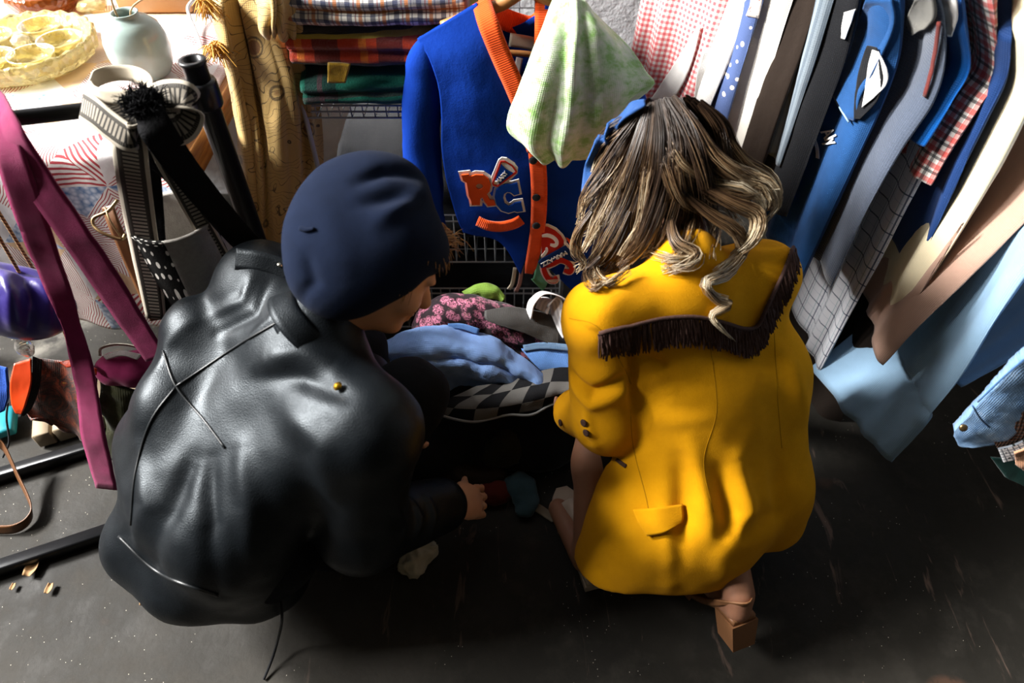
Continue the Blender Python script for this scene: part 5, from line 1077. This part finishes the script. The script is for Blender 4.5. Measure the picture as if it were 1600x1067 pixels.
# blue work jacket with the embroidered name
wj, bv = garment('work_jacket', [(1404, -20, 1.29), (1407, 40, 1.275), (1403, 96, 1.27), (1380, 165, 1.265), (1345, 245, 1.26), (1305, 330, 1.26), (1255, 440, 1.26)], 96, .34, .05, M_WORK, 'blue work jacket with a name embroidered in white on the chest', 'jacket', None, 8, .34)
patch(bv, 'lapel', [[(1362, -6), (1395, -8)], [(1345, 40), (1396, 40)], [(1318, 95), (1372, 110)], [(1298, 120), (1352, 150)], [(1330, 185), (1340, 188)]], M_WORK, wj, .010, 18, 24, .004, (.002, 20))
patch(bv, 'dark_opening', [[(1364, 68), (1378, 70)], [(1352, 105), (1382, 110)], [(1344, 150), (1374, 150)], [(1341, 184), (1350, 184)]], M_BLACKCLOTH, wj, .0115, 14, 22, .002)
patch(bv, 'white_lining', [[(1372, 74), (1380, 76)], [(1366, 98), (1388, 104)], [(1360, 135), (1386, 128)], [(1353, 166), (1370, 148)]], M_WHITEC, wj, .013, 14, 22, .002)
tube('piping', [hit(bv, u, v, .012)[0] for u, v in crom([(1296, 122), (1310, 150), (1334, 190)], 20)], .002, M_LTBLUE, wj, 6)
a_, n_ = hit(bv, 1292, 195, .006); b_, _ = hit(bv, 1304, 226, .006); b_ = P(1307, 230, y=a_[1]); d1 = unit(b_-a_); tc_ = unit(CAM-a_); n_ = unit(n_*.15+tc_*.85); n_ = unit(n_-d1*np.dot(n_, d1)); y1 = np.cross(n_, d1)
nm_ = flat_shape('embroidered_name', None, M_FELTW, wj, (a_+b_)/2+tc_*.022, d1, y1, .002, .0004, .001, 0, 'Aly', .036)
for v_ in nm_.data.vertices:                                        # the stitches lie on the cloth
    pu_, pv_, _d = proj(v_.co); v_.co = hit(bv, pu_, pv_, .004)[0]
patch(bv, 'red_white_edge', [[(1270, 205), (1275, 208)], [(1276, 228), (1281, 230)], [(1278, 246), (1283, 248)]], M_WHITEC, wj, .004)
o, bv = garment('herringbone_coat', [(1462, -20, 1.17), (1476, 30, 1.17), (1481, 95, 1.17), (1462, 160, 1.17), (1412, 235, 1.17), (1358, 330, 1.17), (1300, 450, 1.17)], 92, .34, .026, M_CHAR, 'charcoal herringbone coat with a grey collar beside the blue work jacket', 'coat', None, 9, .3)
patch(bv, 'collar', [[(1440, -10), (1478, -12)], [(1424, 28), (1466, 20)], [(1434, 52), (1452, 40)]], cloth('grey_tweed', '6b6963'), o, .009, 16, 14, .005); patch(bv, 'red_piping', [[(1468, 30), (1472, 30)], [(1462, 90), (1467, 90)], [(1446, 150), (1450, 152)]], cloth('rust_trim', '6b2d28'), o, .006, 4, 16)
o, bv = garment('satin_jacket', [(1498, -20, 1.16), (1506, 40, 1.16), (1514, 108, 1.16), (1490, 155, 1.16), (1462, 202, 1.16), (1446, 229, 1.16)], 90, .34, .034, M_ROYAL, 'royal blue satin jacket with a white neck, left of the red tartan shirt', 'jacket', None, 10, .3, .006)
patch(bv, 'white_neck', [[(1476, -10), (1500, -12)], [(1482, 20), (1500, 20)], [(1488, 52), (1494, 52)]], M_WHITEC, o, .008, 12, 16)
o, bv = garment('windowpane_shirt', [(1476, 205, 1.19), (1458, 245, 1.19), (1424, 315, 1.185), (1376, 410, 1.18), (1328, 500, 1.175), (1286, 580, 1.17)], 90, .34, .034, M_WPLAID, 'white windowpane-check shirt hanging below the royal blue satin jacket', 'shirt', None, 11, .42, .008, .005, False)
o, bv = garment('tartan_shirt', [(1552, -20, 1.15), (1556, 40, 1.15), (1561, 118, 1.15), (1530, 165, 1.15), (1482, 235, 1.15), (1450, 290, 1.15)], 88, .34, .034, M_RPLAID, 'red, white and black tartan shirt in front of the navy jacket', 'shirt', None, 12, .3, .006)
o, bv = garment('brown_coat', [(1560, 250, 1.2), (1500, 335, 1.19), (1440, 430, 1.17), (1376, 535, 1.14), (1330, 620, 1.11), (1308, 668, 1.09)], 88, .34, .03, plain('dark_brown_wool', '1d1611', .9, 0, .15, .3), 'long dark brown coat in the shade between the windowpane shirt and the cream jacket', 'coat', None, 19, .3, .006, ang2=128)
o, bv = garment('navy_jacket', [(1580, 60, 1.13), (1574, 125, 1.13), (1545, 190, 1.13), (1512, 260, 1.13), (1482, 330, 1.13), (1452, 400, 1.13), (1436, 436, 1.13)], 86, .34, .026, M_NAVY, 'navy blue jacket between the tartan shirt and the cream jacket', 'jacket', None, 13, .36)
o, bv = garment('cream_jacket', [(1618, 60, 1.08), (1612, 150, 1.08), (1578, 225, 1.08), (1530, 310, 1.08), (1478, 395, 1.08), (1425, 480, 1.08), (1390, 545, 1.08)], 82, .34, .026, M_CREAMJ, 'cream wool jacket between navy jacket and pink-beige dress', 'jacket', None, 14, .30, .006)
patch(bv, 'cuff', [[(1335, 515), (1398, 500)], [(1340, 545), (1400, 525)], [(1352, 560), (1400, 545)]], M_BEIGE, o, .012, 16, 10, .004)
o, bv = garment('beige_dress', [(1700, 205, 1.02), (1672, 270, 1.02), (1610, 335, 1.02), (1535, 410, 1.02), (1470, 475, 1.02), (1415, 530, 1.02), (1380, 570, 1.02)], 78, .32, .026, M_BEIGE, 'pink-beige crepe dress between cream jacket and pale blue shirt', 'dress', None, 15, .34, .006)
o, bv = garment('pale_blue_shirt', [(1722, 250, 0.94), (1690, 330, 0.932), (1612, 415, 0.923), (1556, 498, 0.915), (1496, 596, 0.907), (1440, 668, 0.898), (1392, 724, 0.89)], 72, .32, .026, M_LTBLUE, 'large pale blue cotton shirt half in shadow, longest on the rail', 'shirt', None, 16, .2, .006, ang2=108)
o, bv = garment('powder_blue_shirt', [(1790, 280, 0.92), (1750, 400, 0.92), (1680, 490, 0.92), (1620, 540, 0.92), (1560, 578, 0.92), (1506, 606, 0.92)], 70, .26, .03, M_LTBLUE2, 'powder blue shirt tucked between pale blue shirt and denim jacket', 'shirt', None, 17, .3, .006)
patch(bv, 'shirt_tail', [[(1560, 590), (1592, 572)], [(1510, 625), (1540, 616)], [(1484, 640), (1500, 640)]], M_LTBLUE2, o, .006, 12, 14)
# denim sleeve: jacket hanging beyond the frame
dj = empty('denim_jacket', P(1560, 660, y=.76), 'washed denim jacket whose buttoned cuff hangs at the right edge', 'jacket')
s1 = g3([[(1640, 520, .76), (1660, 560, .75), (1675, 600, .74)], [(1590, 560, .76), (1612, 600, .75), (1628, 640, .74)], [(1545, 608, .76), (1570, 636, .745), (1592, 662, .74)], [(1515, 640, .76), (1538, 664, .745), (1560, 686, .74)], [(1490, 668, .76), (1498, 690, .75), (1514, 698, .74)]])
sheet('sleeve', s1, M_DENIM, dj, 30, 50, .022, (.004, 16)); c_ = P(1505, 668, y=.735); lathe('cuff_button', [(.007, 0), (.0075, .002), (.004, .004), (0, .004)], M_OLDBRASS, c_, dj, 14, (-.2, -.8, .5))
tube('cuff_seam', [P(u, v, y=.736) for u, v in crom([(1520, 634), (1534, 656), (1560, 680)], 12)], .0018, cloth('denim_shade', '3f6492'), dj, 6)
tube('cuff_seam', [P(u, v, y=.736) for u, v in crom([(1528, 628), (1570, 588), (1600, 562)], 12)], .0018, cloth('denim_shade', '3f6492'), dj, 6)
o, bv = garment('denim_body', [(1720, 330, .80), (1700, 440, .79), (1690, 560, .78), (1680, 650, .78)], 60, .3, .05, M_DENIM, '', '', None, 18, .3, .006, .005, False, dj)
# knits and lace at the right edge
def knit(name, a, b_, per):
    n = NT(name, .9, .1, .2); x, y, _ = n.sep(); h = n.math('MULTIPLY', n.math('SINE', n.math('MULTIPLY', x, 6.28/per)), n.math('SINE', n.math('MULTIPLY', y, 6.28/per))); n.col(n.ramp(n.math('ADD', n.math('MULTIPLY', h, .5), .5), [(.35, a), (.65, b_)])); n.bump(h, .7, .004); return n.m
def lace(name, a, b_, per):
    n = NT(name, .85, .2); x, y, _ = n.sep(); g = n.math('MAXIMUM', n.stripe(x, per, .22), n.stripe(y, per, .22)); c = n.mix(g, a, b_); n.col(n.mix(n.math('LESS_THAN', n.vor(55, None, 'F1', 0, .2), .16), c, '1a1d1c')); weave(n); return n.m
o = sheet('brown_knit', g3([[(1625, 610, .74), (1650, 660, .73)], [(1580, 648, .74), (1608, 690, .73)], [(1548, 680, .74), (1562, 706, .73)]]), knit('brown_crochet', '2b1a12', '6b4734', .012), None, 24, 30, .012, (.003, 18)); tag(o, 'dark brown crocheted cardigan edge below the denim cuff', 'cardigan')
o = sheet('white_lace', g3([[(1630, 668, .72), (1650, 700, .71)], [(1595, 690, .72), (1612, 712, .71)], [(1560, 702, .72), (1568, 722, .71)]]), lace('eyelet_lace', 'd8d8da', '6a6f76', .010), None, 20, 24, .004, (.002, 20)); tag(o, 'strip of white eyelet lace under the brown crochet', 'lace')
o = sheet('teal_skirt', g3([[(1630, 700, .74), (1660, 770, .70)], [(1590, 716, .74), (1610, 762, .71)], [(1550, 716, .74), (1572, 746, .72)]]), cloth('teal_cotton', '0f3d37'), None, 20, 20, .008, (.003, 18)); tag(o, 'dark teal skirt hem lowest at the right edge', 'skirt')
o = sheet('pink_lace', g3([[(1630, 690, .70), (1640, 750, .69)], [(1604, 700, .70), (1604, 738, .69)], [(1584, 706, .70), (1588, 724, .70)]]), cloth('salmon_lace', 'c4906f'), None, 14, 14, .004, (.004, 40)); tag(o, 'scrap of salmon pink lace in front of the teal hem', 'lace')
# ================================================================== heap of clothes between the two people
def pz(rows): return [[P(u, v, z=z) for u, v, z in r] for r in rows]
s_ = SDF((-.36, .82, 0), (.36, 1.5, .45), .012)
s_.ell((.0, 1.16, .06), (.27, .20, .18), None, .05).ell((-.12, 1.12, .06), (.15, .15, .15), None, .05).ell((.12, 1.10, .06), (.14, .14, .13), None, .05).ell((.0, 1.02, .03), (.2, .10, .10), None, .05).ell((-.2, 1.0, .03), (.12, .11, .10), None, .05).cut((0, 0, .002), (0, 0, -1))  # last lobe added on the left to cover floor that stayed too bright
V, Fc = s_.mesh(); V = relax(V, Fc, 2); V = V+vnormals(V, Fc)*np.array([.018*fnoise(p, 9, 2) for p in V])[:, None]; V[:, 2] = np.maximum(V[:, 2], .001)
o = mk('dark_coat', V, Fc, M_BLACKCLOTH); tag(o, 'heaped black coat at the bottom of the pile between the two people', 'coat')
M_JEANBLUE = cloth('chambray_blue', '8db2f0', .85, .15); M_JEANS = cloth('blue_denim', '6796dc', .9, .25, .1, .5)
def rosy():
    n = NT('dark_rose_print', .8, .2, .1); f = n.vor(46, None, 'F1', 0, 1); g = n.noise(75, 5, .75, n.uv, 3.5); m = n.math('MULTIPLY', n.ramp(f, [(.45, 1), (.62, 0)]), n.ramp(g, [(.46, 0), (.56, 1)])); c = n.mix(m, '21131a', 'd07c98'); c = n.mix(n.math('MULTIPLY', n.ramp(n.noise(50, 3, .6), [(.6, 0), (.7, .7)]), .6), c, '6b5a48'); n.col(c); weave(n); return n.m
o = sheet('rose_print_dress', pz([[(642, 505, .30), (668, 474, .35), (705, 460, .38), (752, 466, .37), (800, 478, .35), (842, 496, .33)], [(640, 522, .29), (668, 492, .345), (710, 478, .375), (758, 484, .37), (806, 498, .345), (852, 520, .32)], [(645, 545, .28), (675, 520, .32), (716, 506, .345), (764, 510, .34), (812, 530, .315), (862, 560, .28)], [(650, 565, .22), (680, 545, .25), (720, 535, .27), (770, 540, .265), (820, 560, .25), (872, 585, .22)]]), rosy(), None, 60, 36, .006, (.010, 14))
tag(o, 'dark dress printed with pink roses, crumpled on top of the heap', 'dress')
bs = empty('blue_shirt', P(740, 600, z=.2), 'light blue denim shirt spread over the front of the heap', 'shirt')
sheet('shirt_body', pz([[(596, 536, .315), (640, 520, .33), (700, 512, .345), (760, 524, .335), (815, 556, .31), (860, 596, .27)], [(602, 552, .325), (645, 540, .34), (705, 536, .35), (768, 545, .335), (820, 575, .305), (858, 604, .265)], [(610, 566, .30), (650, 560, .315), (710, 558, .32), (775, 566, .31), (825, 590, .285), (856, 612, .255)], [(612, 574, .265), (655, 572, .275), (715, 570, .28), (780, 578, .27), (826, 600, .25), (852, 620, .24)]]), M_JEANBLUE, bs, 80, 50, .006, (.012, 12))
sheet('sleeve', pz([[(612, 566, .29), (660, 558, .305), (720, 556, .305), (775, 570, .29), (810, 590, .26)], [(608, 584, .29), (660, 572, .30), (722, 570, .30), (772, 582, .285), (806, 600, .25)], [(604, 612, .24), (650, 596, .25), (712, 588, .25), (760, 594, .24), (798, 608, .225)], [(598, 645, .17), (636, 620, .19), (690, 608, .20), (740, 606, .20), (786, 614, .20)]]), M_JEANBLUE, bs, 80, 50, .006, (.014, 13))
strap('collar_band', pz([[(700, 510, .352), (722, 510, .352), (748, 518, .35)]])[0], .014, M_JEANS, bs, side=(0, .5, .6), th=.004, res=16)
o = sheet('jeans', pz([[(815, 546, .30), (850, 542, .31), (895, 546, .31)], [(832, 566, .295), (862, 564, .30), (900, 566, .30)], [(850, 584, .275), (872, 582, .28), (902, 585, .28)], [(862, 600, .24), (880, 602, .24), (902, 604, .24)]]), M_JEANS, None, 30, 26, .008, (.006, 14)); tag(o, 'folded blue jeans beside the yellow sleeve on the heap', 'jeans')
strap('waistband', pz([[(818, 544, .312), (850, 540, .322), (896, 544, .322)]])[0], .016, M_DENIM, o, side=(0, .6, .5), th=.005, res=20)
def checks():
    n = NT('grey_check_chiffon', .8, .2); x, y, _ = n.sep(); a = n.stripe(x, .10, .5); b_ = n.stripe(y, .09, .5); d = n.math('ABSOLUTE', n.math('SUBTRACT', a, b_)); n.col(n.mix(d, '6b6966', '141417')); weave(n); return n.m
ck = sheet('check_scarf', pz([[(745, 604, .245), (790, 598, .255), (830, 584, .275), (868, 574, .295), (900, 574, .30)], [(712, 618, .235), (768, 614, .25), (818, 604, .265), (864, 594, .285), (900, 594, .29)], [(682, 632, .22), (742, 634, .235), (802, 628, .25), (856, 616, .27), (898, 610, .28)], [(662, 636, .205), (735, 656, .20), (795, 648, .215), (850, 636, .235), (892, 618, .26)]]), checks(), None, 60, 34, .004, (.005, 13)); tag(ck, 'sheer grey and black checked scarf hanging over the front of the heap', 'scarf')
tube('scarf_hem', [p-A3((0, .004, 0)) for p in pz([[(662, 636, .207), (700, 650, .202), (738, 657, .20), (768, 652, .207), (795, 646, .217), (830, 646, .226), (858, 632, .24), (892, 616, .262)]])[0]], .0035, cloth('pale_hem', '8f8f8d'), ck, 6, 50)
o = sheet('lime_scarf', pz([[(722, 456, .37), (748, 444, .385), (772, 445, .385), (790, 462, .37)], [(728, 462, .365), (750, 454, .38), (774, 456, .38), (788, 468, .365)], [(738, 470, .35), (754, 466, .36), (772, 468, .36), (784, 474, .35)]]), cloth('lime_cotton', '6f8f34', .7, .3), None, 24, 18, .004, (.006, 22)); tag(o, 'bit of lime green cloth at the top of the heap', 'cloth')
o = sheet('black_chiffon', pz([[(757, 486, .375), (800, 480, .378), (850, 488, .365), (872, 500, .35)], [(760, 500, .37), (804, 500, .37), (850, 512, .35), (874, 524, .335)], [(790, 512, .36), (818, 520, .35), (850, 534, .33), (872, 542, .32)]]), cloth('smoke_chiffon', '3d3b39', .6), None, 30, 24, .003, (.004, 15)); tag(o, 'smoky black chiffon lying over the rose print dress', 'cloth')
M_GREYSAT = NT('grey_satin_stripe', .45, .4, .1); M_GREYSAT.col(M_GREYSAT.mix(M_GREYSAT.stripe(M_GREYSAT.sep()[0], .3, .5), 'c0bcbe', 'e0dcdc')); M_GREYSAT = M_GREYSAT.m
gs = empty('grey_scarf', P(860, 500, z=.33), 'silver grey satin scarf looped in folds at the back of the heap', 'scarf')
strap('scarf_loop', pz([[(826, 492, .37), (832, 472, .41), (848, 458, .43), (872, 462, .425), (890, 478, .40), (894, 500, .37)]])[0], .034, M_GREYSAT, gs, side=(.3, -.7, .5), th=.003, res=40)
strap('scarf_loop', pz([[(846, 486, .385), (852, 472, .405), (866, 470, .405), (872, 490, .385), (880, 510, .36), (888, 524, .345)]])[0], .036, M_GREYSAT, gs, side=(.8, -.4, .3), th=.003, res=40)
# things fallen on the floor in front of the heap
def heap(name, pts, rad, m, label, cat, seed, nz=.008, h=.007, sc=18):
    A_ = [A3(p) for p in pts]; lo = np.min(A_, 0)-.14; hi = np.max(A_, 0)+.14; lo[2] = 0
    q = SDF(lo, hi, h)
    for i in range(len(A_)): q.ell(A_[i], rad[i], None, .03)
    q.cut((0, 0, .003), (0, 0, -1), .004)
    V, Fc = q.mesh(); V = relax(V, Fc, 1); V = V+vnormals(V, Fc)*np.array([nz*(fnoise(p, sc, seed)-1.3*abs(fnoise(p, sc*1.7, seed+4))) for p in V])[:, None]; V[:, 2] = np.maximum(V[:, 2], .002)
    return tag(mk(name, V, Fc, m), label, cat)
M_BEIGECLOTH = cloth('beige_linen', 'b3a68f', .85, .15)
heap('beige_cloth', [P(642, 882, z=.025), P(660, 858, z=.03)], [(.035, .035, .03), (.04, .03, .028)], M_BEIGECLOTH, 'crumpled beige cloth on the floor below the leather sleeve', 'cloth', 1, .012, .005, 26)
heap('beige_cloth', [P(648, 776, z=.06), P(684, 768, z=.05)], [(.03, .03, .035), (.04, .02, .02)], M_BEIGECLOTH, 'crumpled beige cloth on the floor behind the leather sleeve', 'cloth', 2, .010, .005, 26)
heap('dark_lace', [P(720, 735, z=.03), P(760, 740, z=.03)], [(.06, .05, .035), (.06, .04, .03)], M_SHEER, 'dark lacy cloth on the floor past the reaching hand', 'cloth', 3)
heap('red_cloth', [P(762, 770, z=.02), P(786, 768, z=.02)], [(.05, .03, .025), (.04, .03, .022)], cloth('dark_red_cotton', '5a1d14'), 'dark red cloth on the floor in front of the heap', 'cloth', 4)
heap('teal_knit', [P(812, 760, z=.025), P(822, 790, z=.02)], [(.045, .04, .03), (.03, .035, .02)], cloth('grey_teal_wool', '38505a', .9, .3), 'grey-teal knitted cloth on the floor near the pale strap', 'cloth', 5)
heap('olive_skirt', [P(790, 692, z=.09), P(780, 712, z=.05)], [(.055, .05, .05), (.05, .04, .04)], cloth('dark_olive', '2b281c'), 'dark olive skirt bunched under the checked scarf', 'skirt', 6)
o = strap('pale_strap', [P(822, 782, z=.006), P(850, 800, z=.006), P(880, 822, z=.006), P(896, 850, z=.006), P(902, 872, z=.006)], .022, cloth('pale_canvas', '8d8272'), None, side=(.6, -.5, .0), th=.003, res=30, wr=(.002, 30)); tag(o, 'pale canvas strap on the floor running to the pale shoe', 'strap')
# ================================================================== long hair of the person in yellow
HS = SDF((-.0, .8, .4), (.72, 1.35, 1.0), .008)
HS.ell(H2c+U2*.02-F2*.015, (.108, .096, .108), (F2, R2, U2), .01)
Vh, Fh = HS.mesh(); bh = bvh_of(Vh, Fh)
Vp = list(map(tuple, Vh))+[tuple(v.co) for v in yj.data.vertices]; Fp = [tuple(map(int, f)) for f in Fh]+[tuple(i+len(Vh) for i in p.vertices) for p in yj.data.polygons]; bp = bvh_of(Vp, Fp)
def guide(pts, lift=.012, sag=0):
    out = []; last = None
    for k, (u, v) in enumerate(pts):
        d = Vector(ray(u, v)).normalized(); l, n, i, q = bp.ray_cast(Vector(CAM), d)
        t = None if l is None else (l-Vector(CAM)).length
        if t is None or (last is not None and t-last > .07): t = (last if last is not None else 1.3)+.014
        out.append(Vector(CAM)+d*(t-lift-.010*math.sin(3*k))); last = t
    return A3([list(p) for p in out])
GL = [  # pixel path, strands, radius, light amount
 ([(1004, 166), (972, 215), (944, 268), (916, 312), (904, 352)], 95, .016, .35), ([(1010, 168), (984, 230), (958, 300), (930, 358), (908, 398)], 105, .018, .55), ([(1014, 166), (998, 240), (976, 312), (948, 378), (926, 420), (934, 446)], 105, .018, .45),
 ([(1020, 162), (1014, 240), (998, 320), (980, 380), (956, 424), (930, 440)], 95, .017, .6), ([(1026, 160), (1034, 230), (1028, 300), (1008, 368), (984, 404), (968, 420)], 95, .017, .2), ([(1030, 158), (1050, 220), (1064, 282), (1076, 342), (1068, 386), (1036, 414)], 95, .016, .3),
 ([(1036, 157), (1066, 212), (1090, 270), (1104, 322), (1118, 362), (1112, 402)], 95, .016, .25), ([(1012, 158), (1034, 176), (1046, 222), (1066, 260), (1112, 284), (1160, 292), (1190, 318), (1178, 340)], 90, .010, .95), ([(1050, 153), (1084, 200), (1110, 242), (1146, 270), (1182, 284), (1204, 312), (1196, 330)], 95, .015, .6),
 ([(1070, 153), (1108, 186), (1134, 226), (1164, 260), (1200, 278), (1218, 304), (1206, 326)], 85, .013, .75), ([(1080, 200), (1120, 250), (1160, 280), (1196, 290), (1214, 318), (1196, 345)], 60, .013, .85), ([(1000, 180), (975, 250), (950, 310), (920, 350), (898, 372)], 60, .02, .7), ([(1020, 190), (1040, 260), (1066, 310), (1110, 325), (1150, 345), (1166, 372)], 60, .012, .9), ([(1092, 160), (1124, 192), (1142, 232), (1166, 262), (1196, 296)], 75, .014, .15), ([(1066, 300), (1110, 335), (1150, 360), (1160, 392), (1136, 426), (1104, 440), (1112, 458), (1138, 466)], 70, .010, .85),
 ([(1090, 290), (1146, 318), (1182, 335), (1180, 368), (1150, 396), (1120, 420)], 75, .012, .8), ([(1130, 428), (1102, 446), (1120, 468), (1140, 476), (1112, 492), (1124, 512), (1144, 532)], 55, .007, .9), ([(1046, 330), (1056, 378), (1086, 398), (1072, 416), (1034, 424)], 65, .011, .7),
 ([(985, 330), (958, 390), (930, 420), (948, 442), (984, 420)], 60, .010, .4), ([(940, 400), (918, 428), (928, 450), (946, 440)], 45, .009, .5), ([(925, 330), (905, 362), (900, 392), (912, 410), (900, 425)], 45, .009, .5), ([(1000, 300), (990, 350), (1010, 390), (1050, 405), (1086, 400)], 55, .010, .75),
 ([(1000, 172), (966, 200), (940, 232), (924, 268)], 70, .014, .1), ([(1060, 156), (1090, 230), (1104, 290), (1130, 310), (1170, 318)], 70, .014, .2), ([(1040, 156), (1058, 240), (1050, 320), (1030, 380), (1004, 404)], 80, .015, .3), ([(1080, 156), (1118, 196), (1136, 250), (1130, 300), (1150, 340)], 75, .014, .1),
 ([(1020, 160), (1024, 200), (1012, 270), (1004, 340), (970, 400)], 70, .010, .7), ([(1100, 290), (1140, 300), (1185, 300), (1216, 290)], 35, .010, .6), ([(1010, 164), (990, 200), (968, 260), (950, 320), (925, 372)], 60, .010, .75)]
hv = []; hf = []; hu = []; rs = random.Random(21)
for pts, n, rad, lt in GL:
    g = crom(guide(pts), 18); T, N, B = frames(g)
    for _ in range(n):
        a = rs.uniform(0, 2*PI); rr = rad*math.sqrt(rs.random()); ph = rs.uniform(0, 6); am = rs.uniform(.001, .005); c = min(1, max(0, lt*.8+.08+rs.gauss(.0, .24))); t0 = rs.uniform(0, .06); q = []
        sp0 = rs.uniform(.75, 1.25); cut = rs.randint(13, 18)
        for k in range(cut):
            s = k/17; w = rr*(.55+.75*math.sin(PI*min(1, s*1.15))*sp0)*(1-.35*max(0, s-.7)/.3); q.append(g[k]+N[k]*math.cos(a+s*1.6)*w+B[k]*math.sin(a+s*1.6)*w+N[k]*am*math.sin(s*9+ph)*s*2)
        V_, F_, u_ = tube_vf(q, np.linspace(.00095, .0005, cut), 3, False); b0 = len(hv); hv += V_; hf += [tuple(i+b0 for i in f) for f in F_]; hu += [(c, min(1, (k//3)/17)) for k in range(len(V_))]
# the cap of hair over the skull
cap_ = SDF((.1, .9, .6), (.5, 1.3, 1.0), .006); cap_.ell(H2c+U2*.022-F2*.018, (.100, .088, .102), (F2, R2, U2), .01).cut(H2c+F2*.055, F2+U2*-.35, .01)
Vc, Fq = cap_.mesh(); b0 = len(hv); hv += [tuple(p) for p in Vc]; hf += [tuple(int(i)+b0 for i in f) for f in Fq]; hu += [(.0, .0)]*len(Vc)
def long_hair():
    n = NT('highlighted_hair', .38, .5); x, y, _ = n.sep(); f = n.math('MULTIPLY', x, n.math('ADD', .25, n.math('MULTIPLY', y, 1.25))); f = n.math('ADD', f, n.math('MULTIPLY', n.math('SUBTRACT', n.noise(20, 3, .6, n.ob), .5), .25))
    n.col(n.ramp(f, [(.05, '23170f'), (.25, '463222'), (.5, '7d6143'), (.8, 'b9a381'), (1, 'd2c3a8')])); return n.m
mk('hair', hv, hf, long_hair(), lady, hu)
M_RIBBON = cloth('blue_ribbon', '1f4a86', .6)
hbp = guide([(1008, 160), (986, 170), (962, 194), (938, 224), (922, 262), (914, 300)], .034)
strap('hair_band', hbp, [.012, .024, .028, .026, .022, .016], M_RIBBON, lady, side=(.55, .15, .8), th=.004, res=40)
# ------------------------------------------------------------------ origins to the base of each top-level mesh
bpy.context.view_layer.update()
for o in list(COL.objects):
    if o.parent is None and o.type == 'MESH' and 'keep_origin' not in o:
        V = np.array([v.co for v in o.data.vertices]); b = Vector(((V[:, 0].min()+V[:, 0].max())/2, (V[:, 1].min()+V[:, 1].max())/2, V[:, 2].min()))
        o.data.transform(Matrix.Translation(-b)); o.location = b
        for c in o.children: c.matrix_parent_inverse = Matrix.Translation(-b)
bpy.context.view_layer.update()
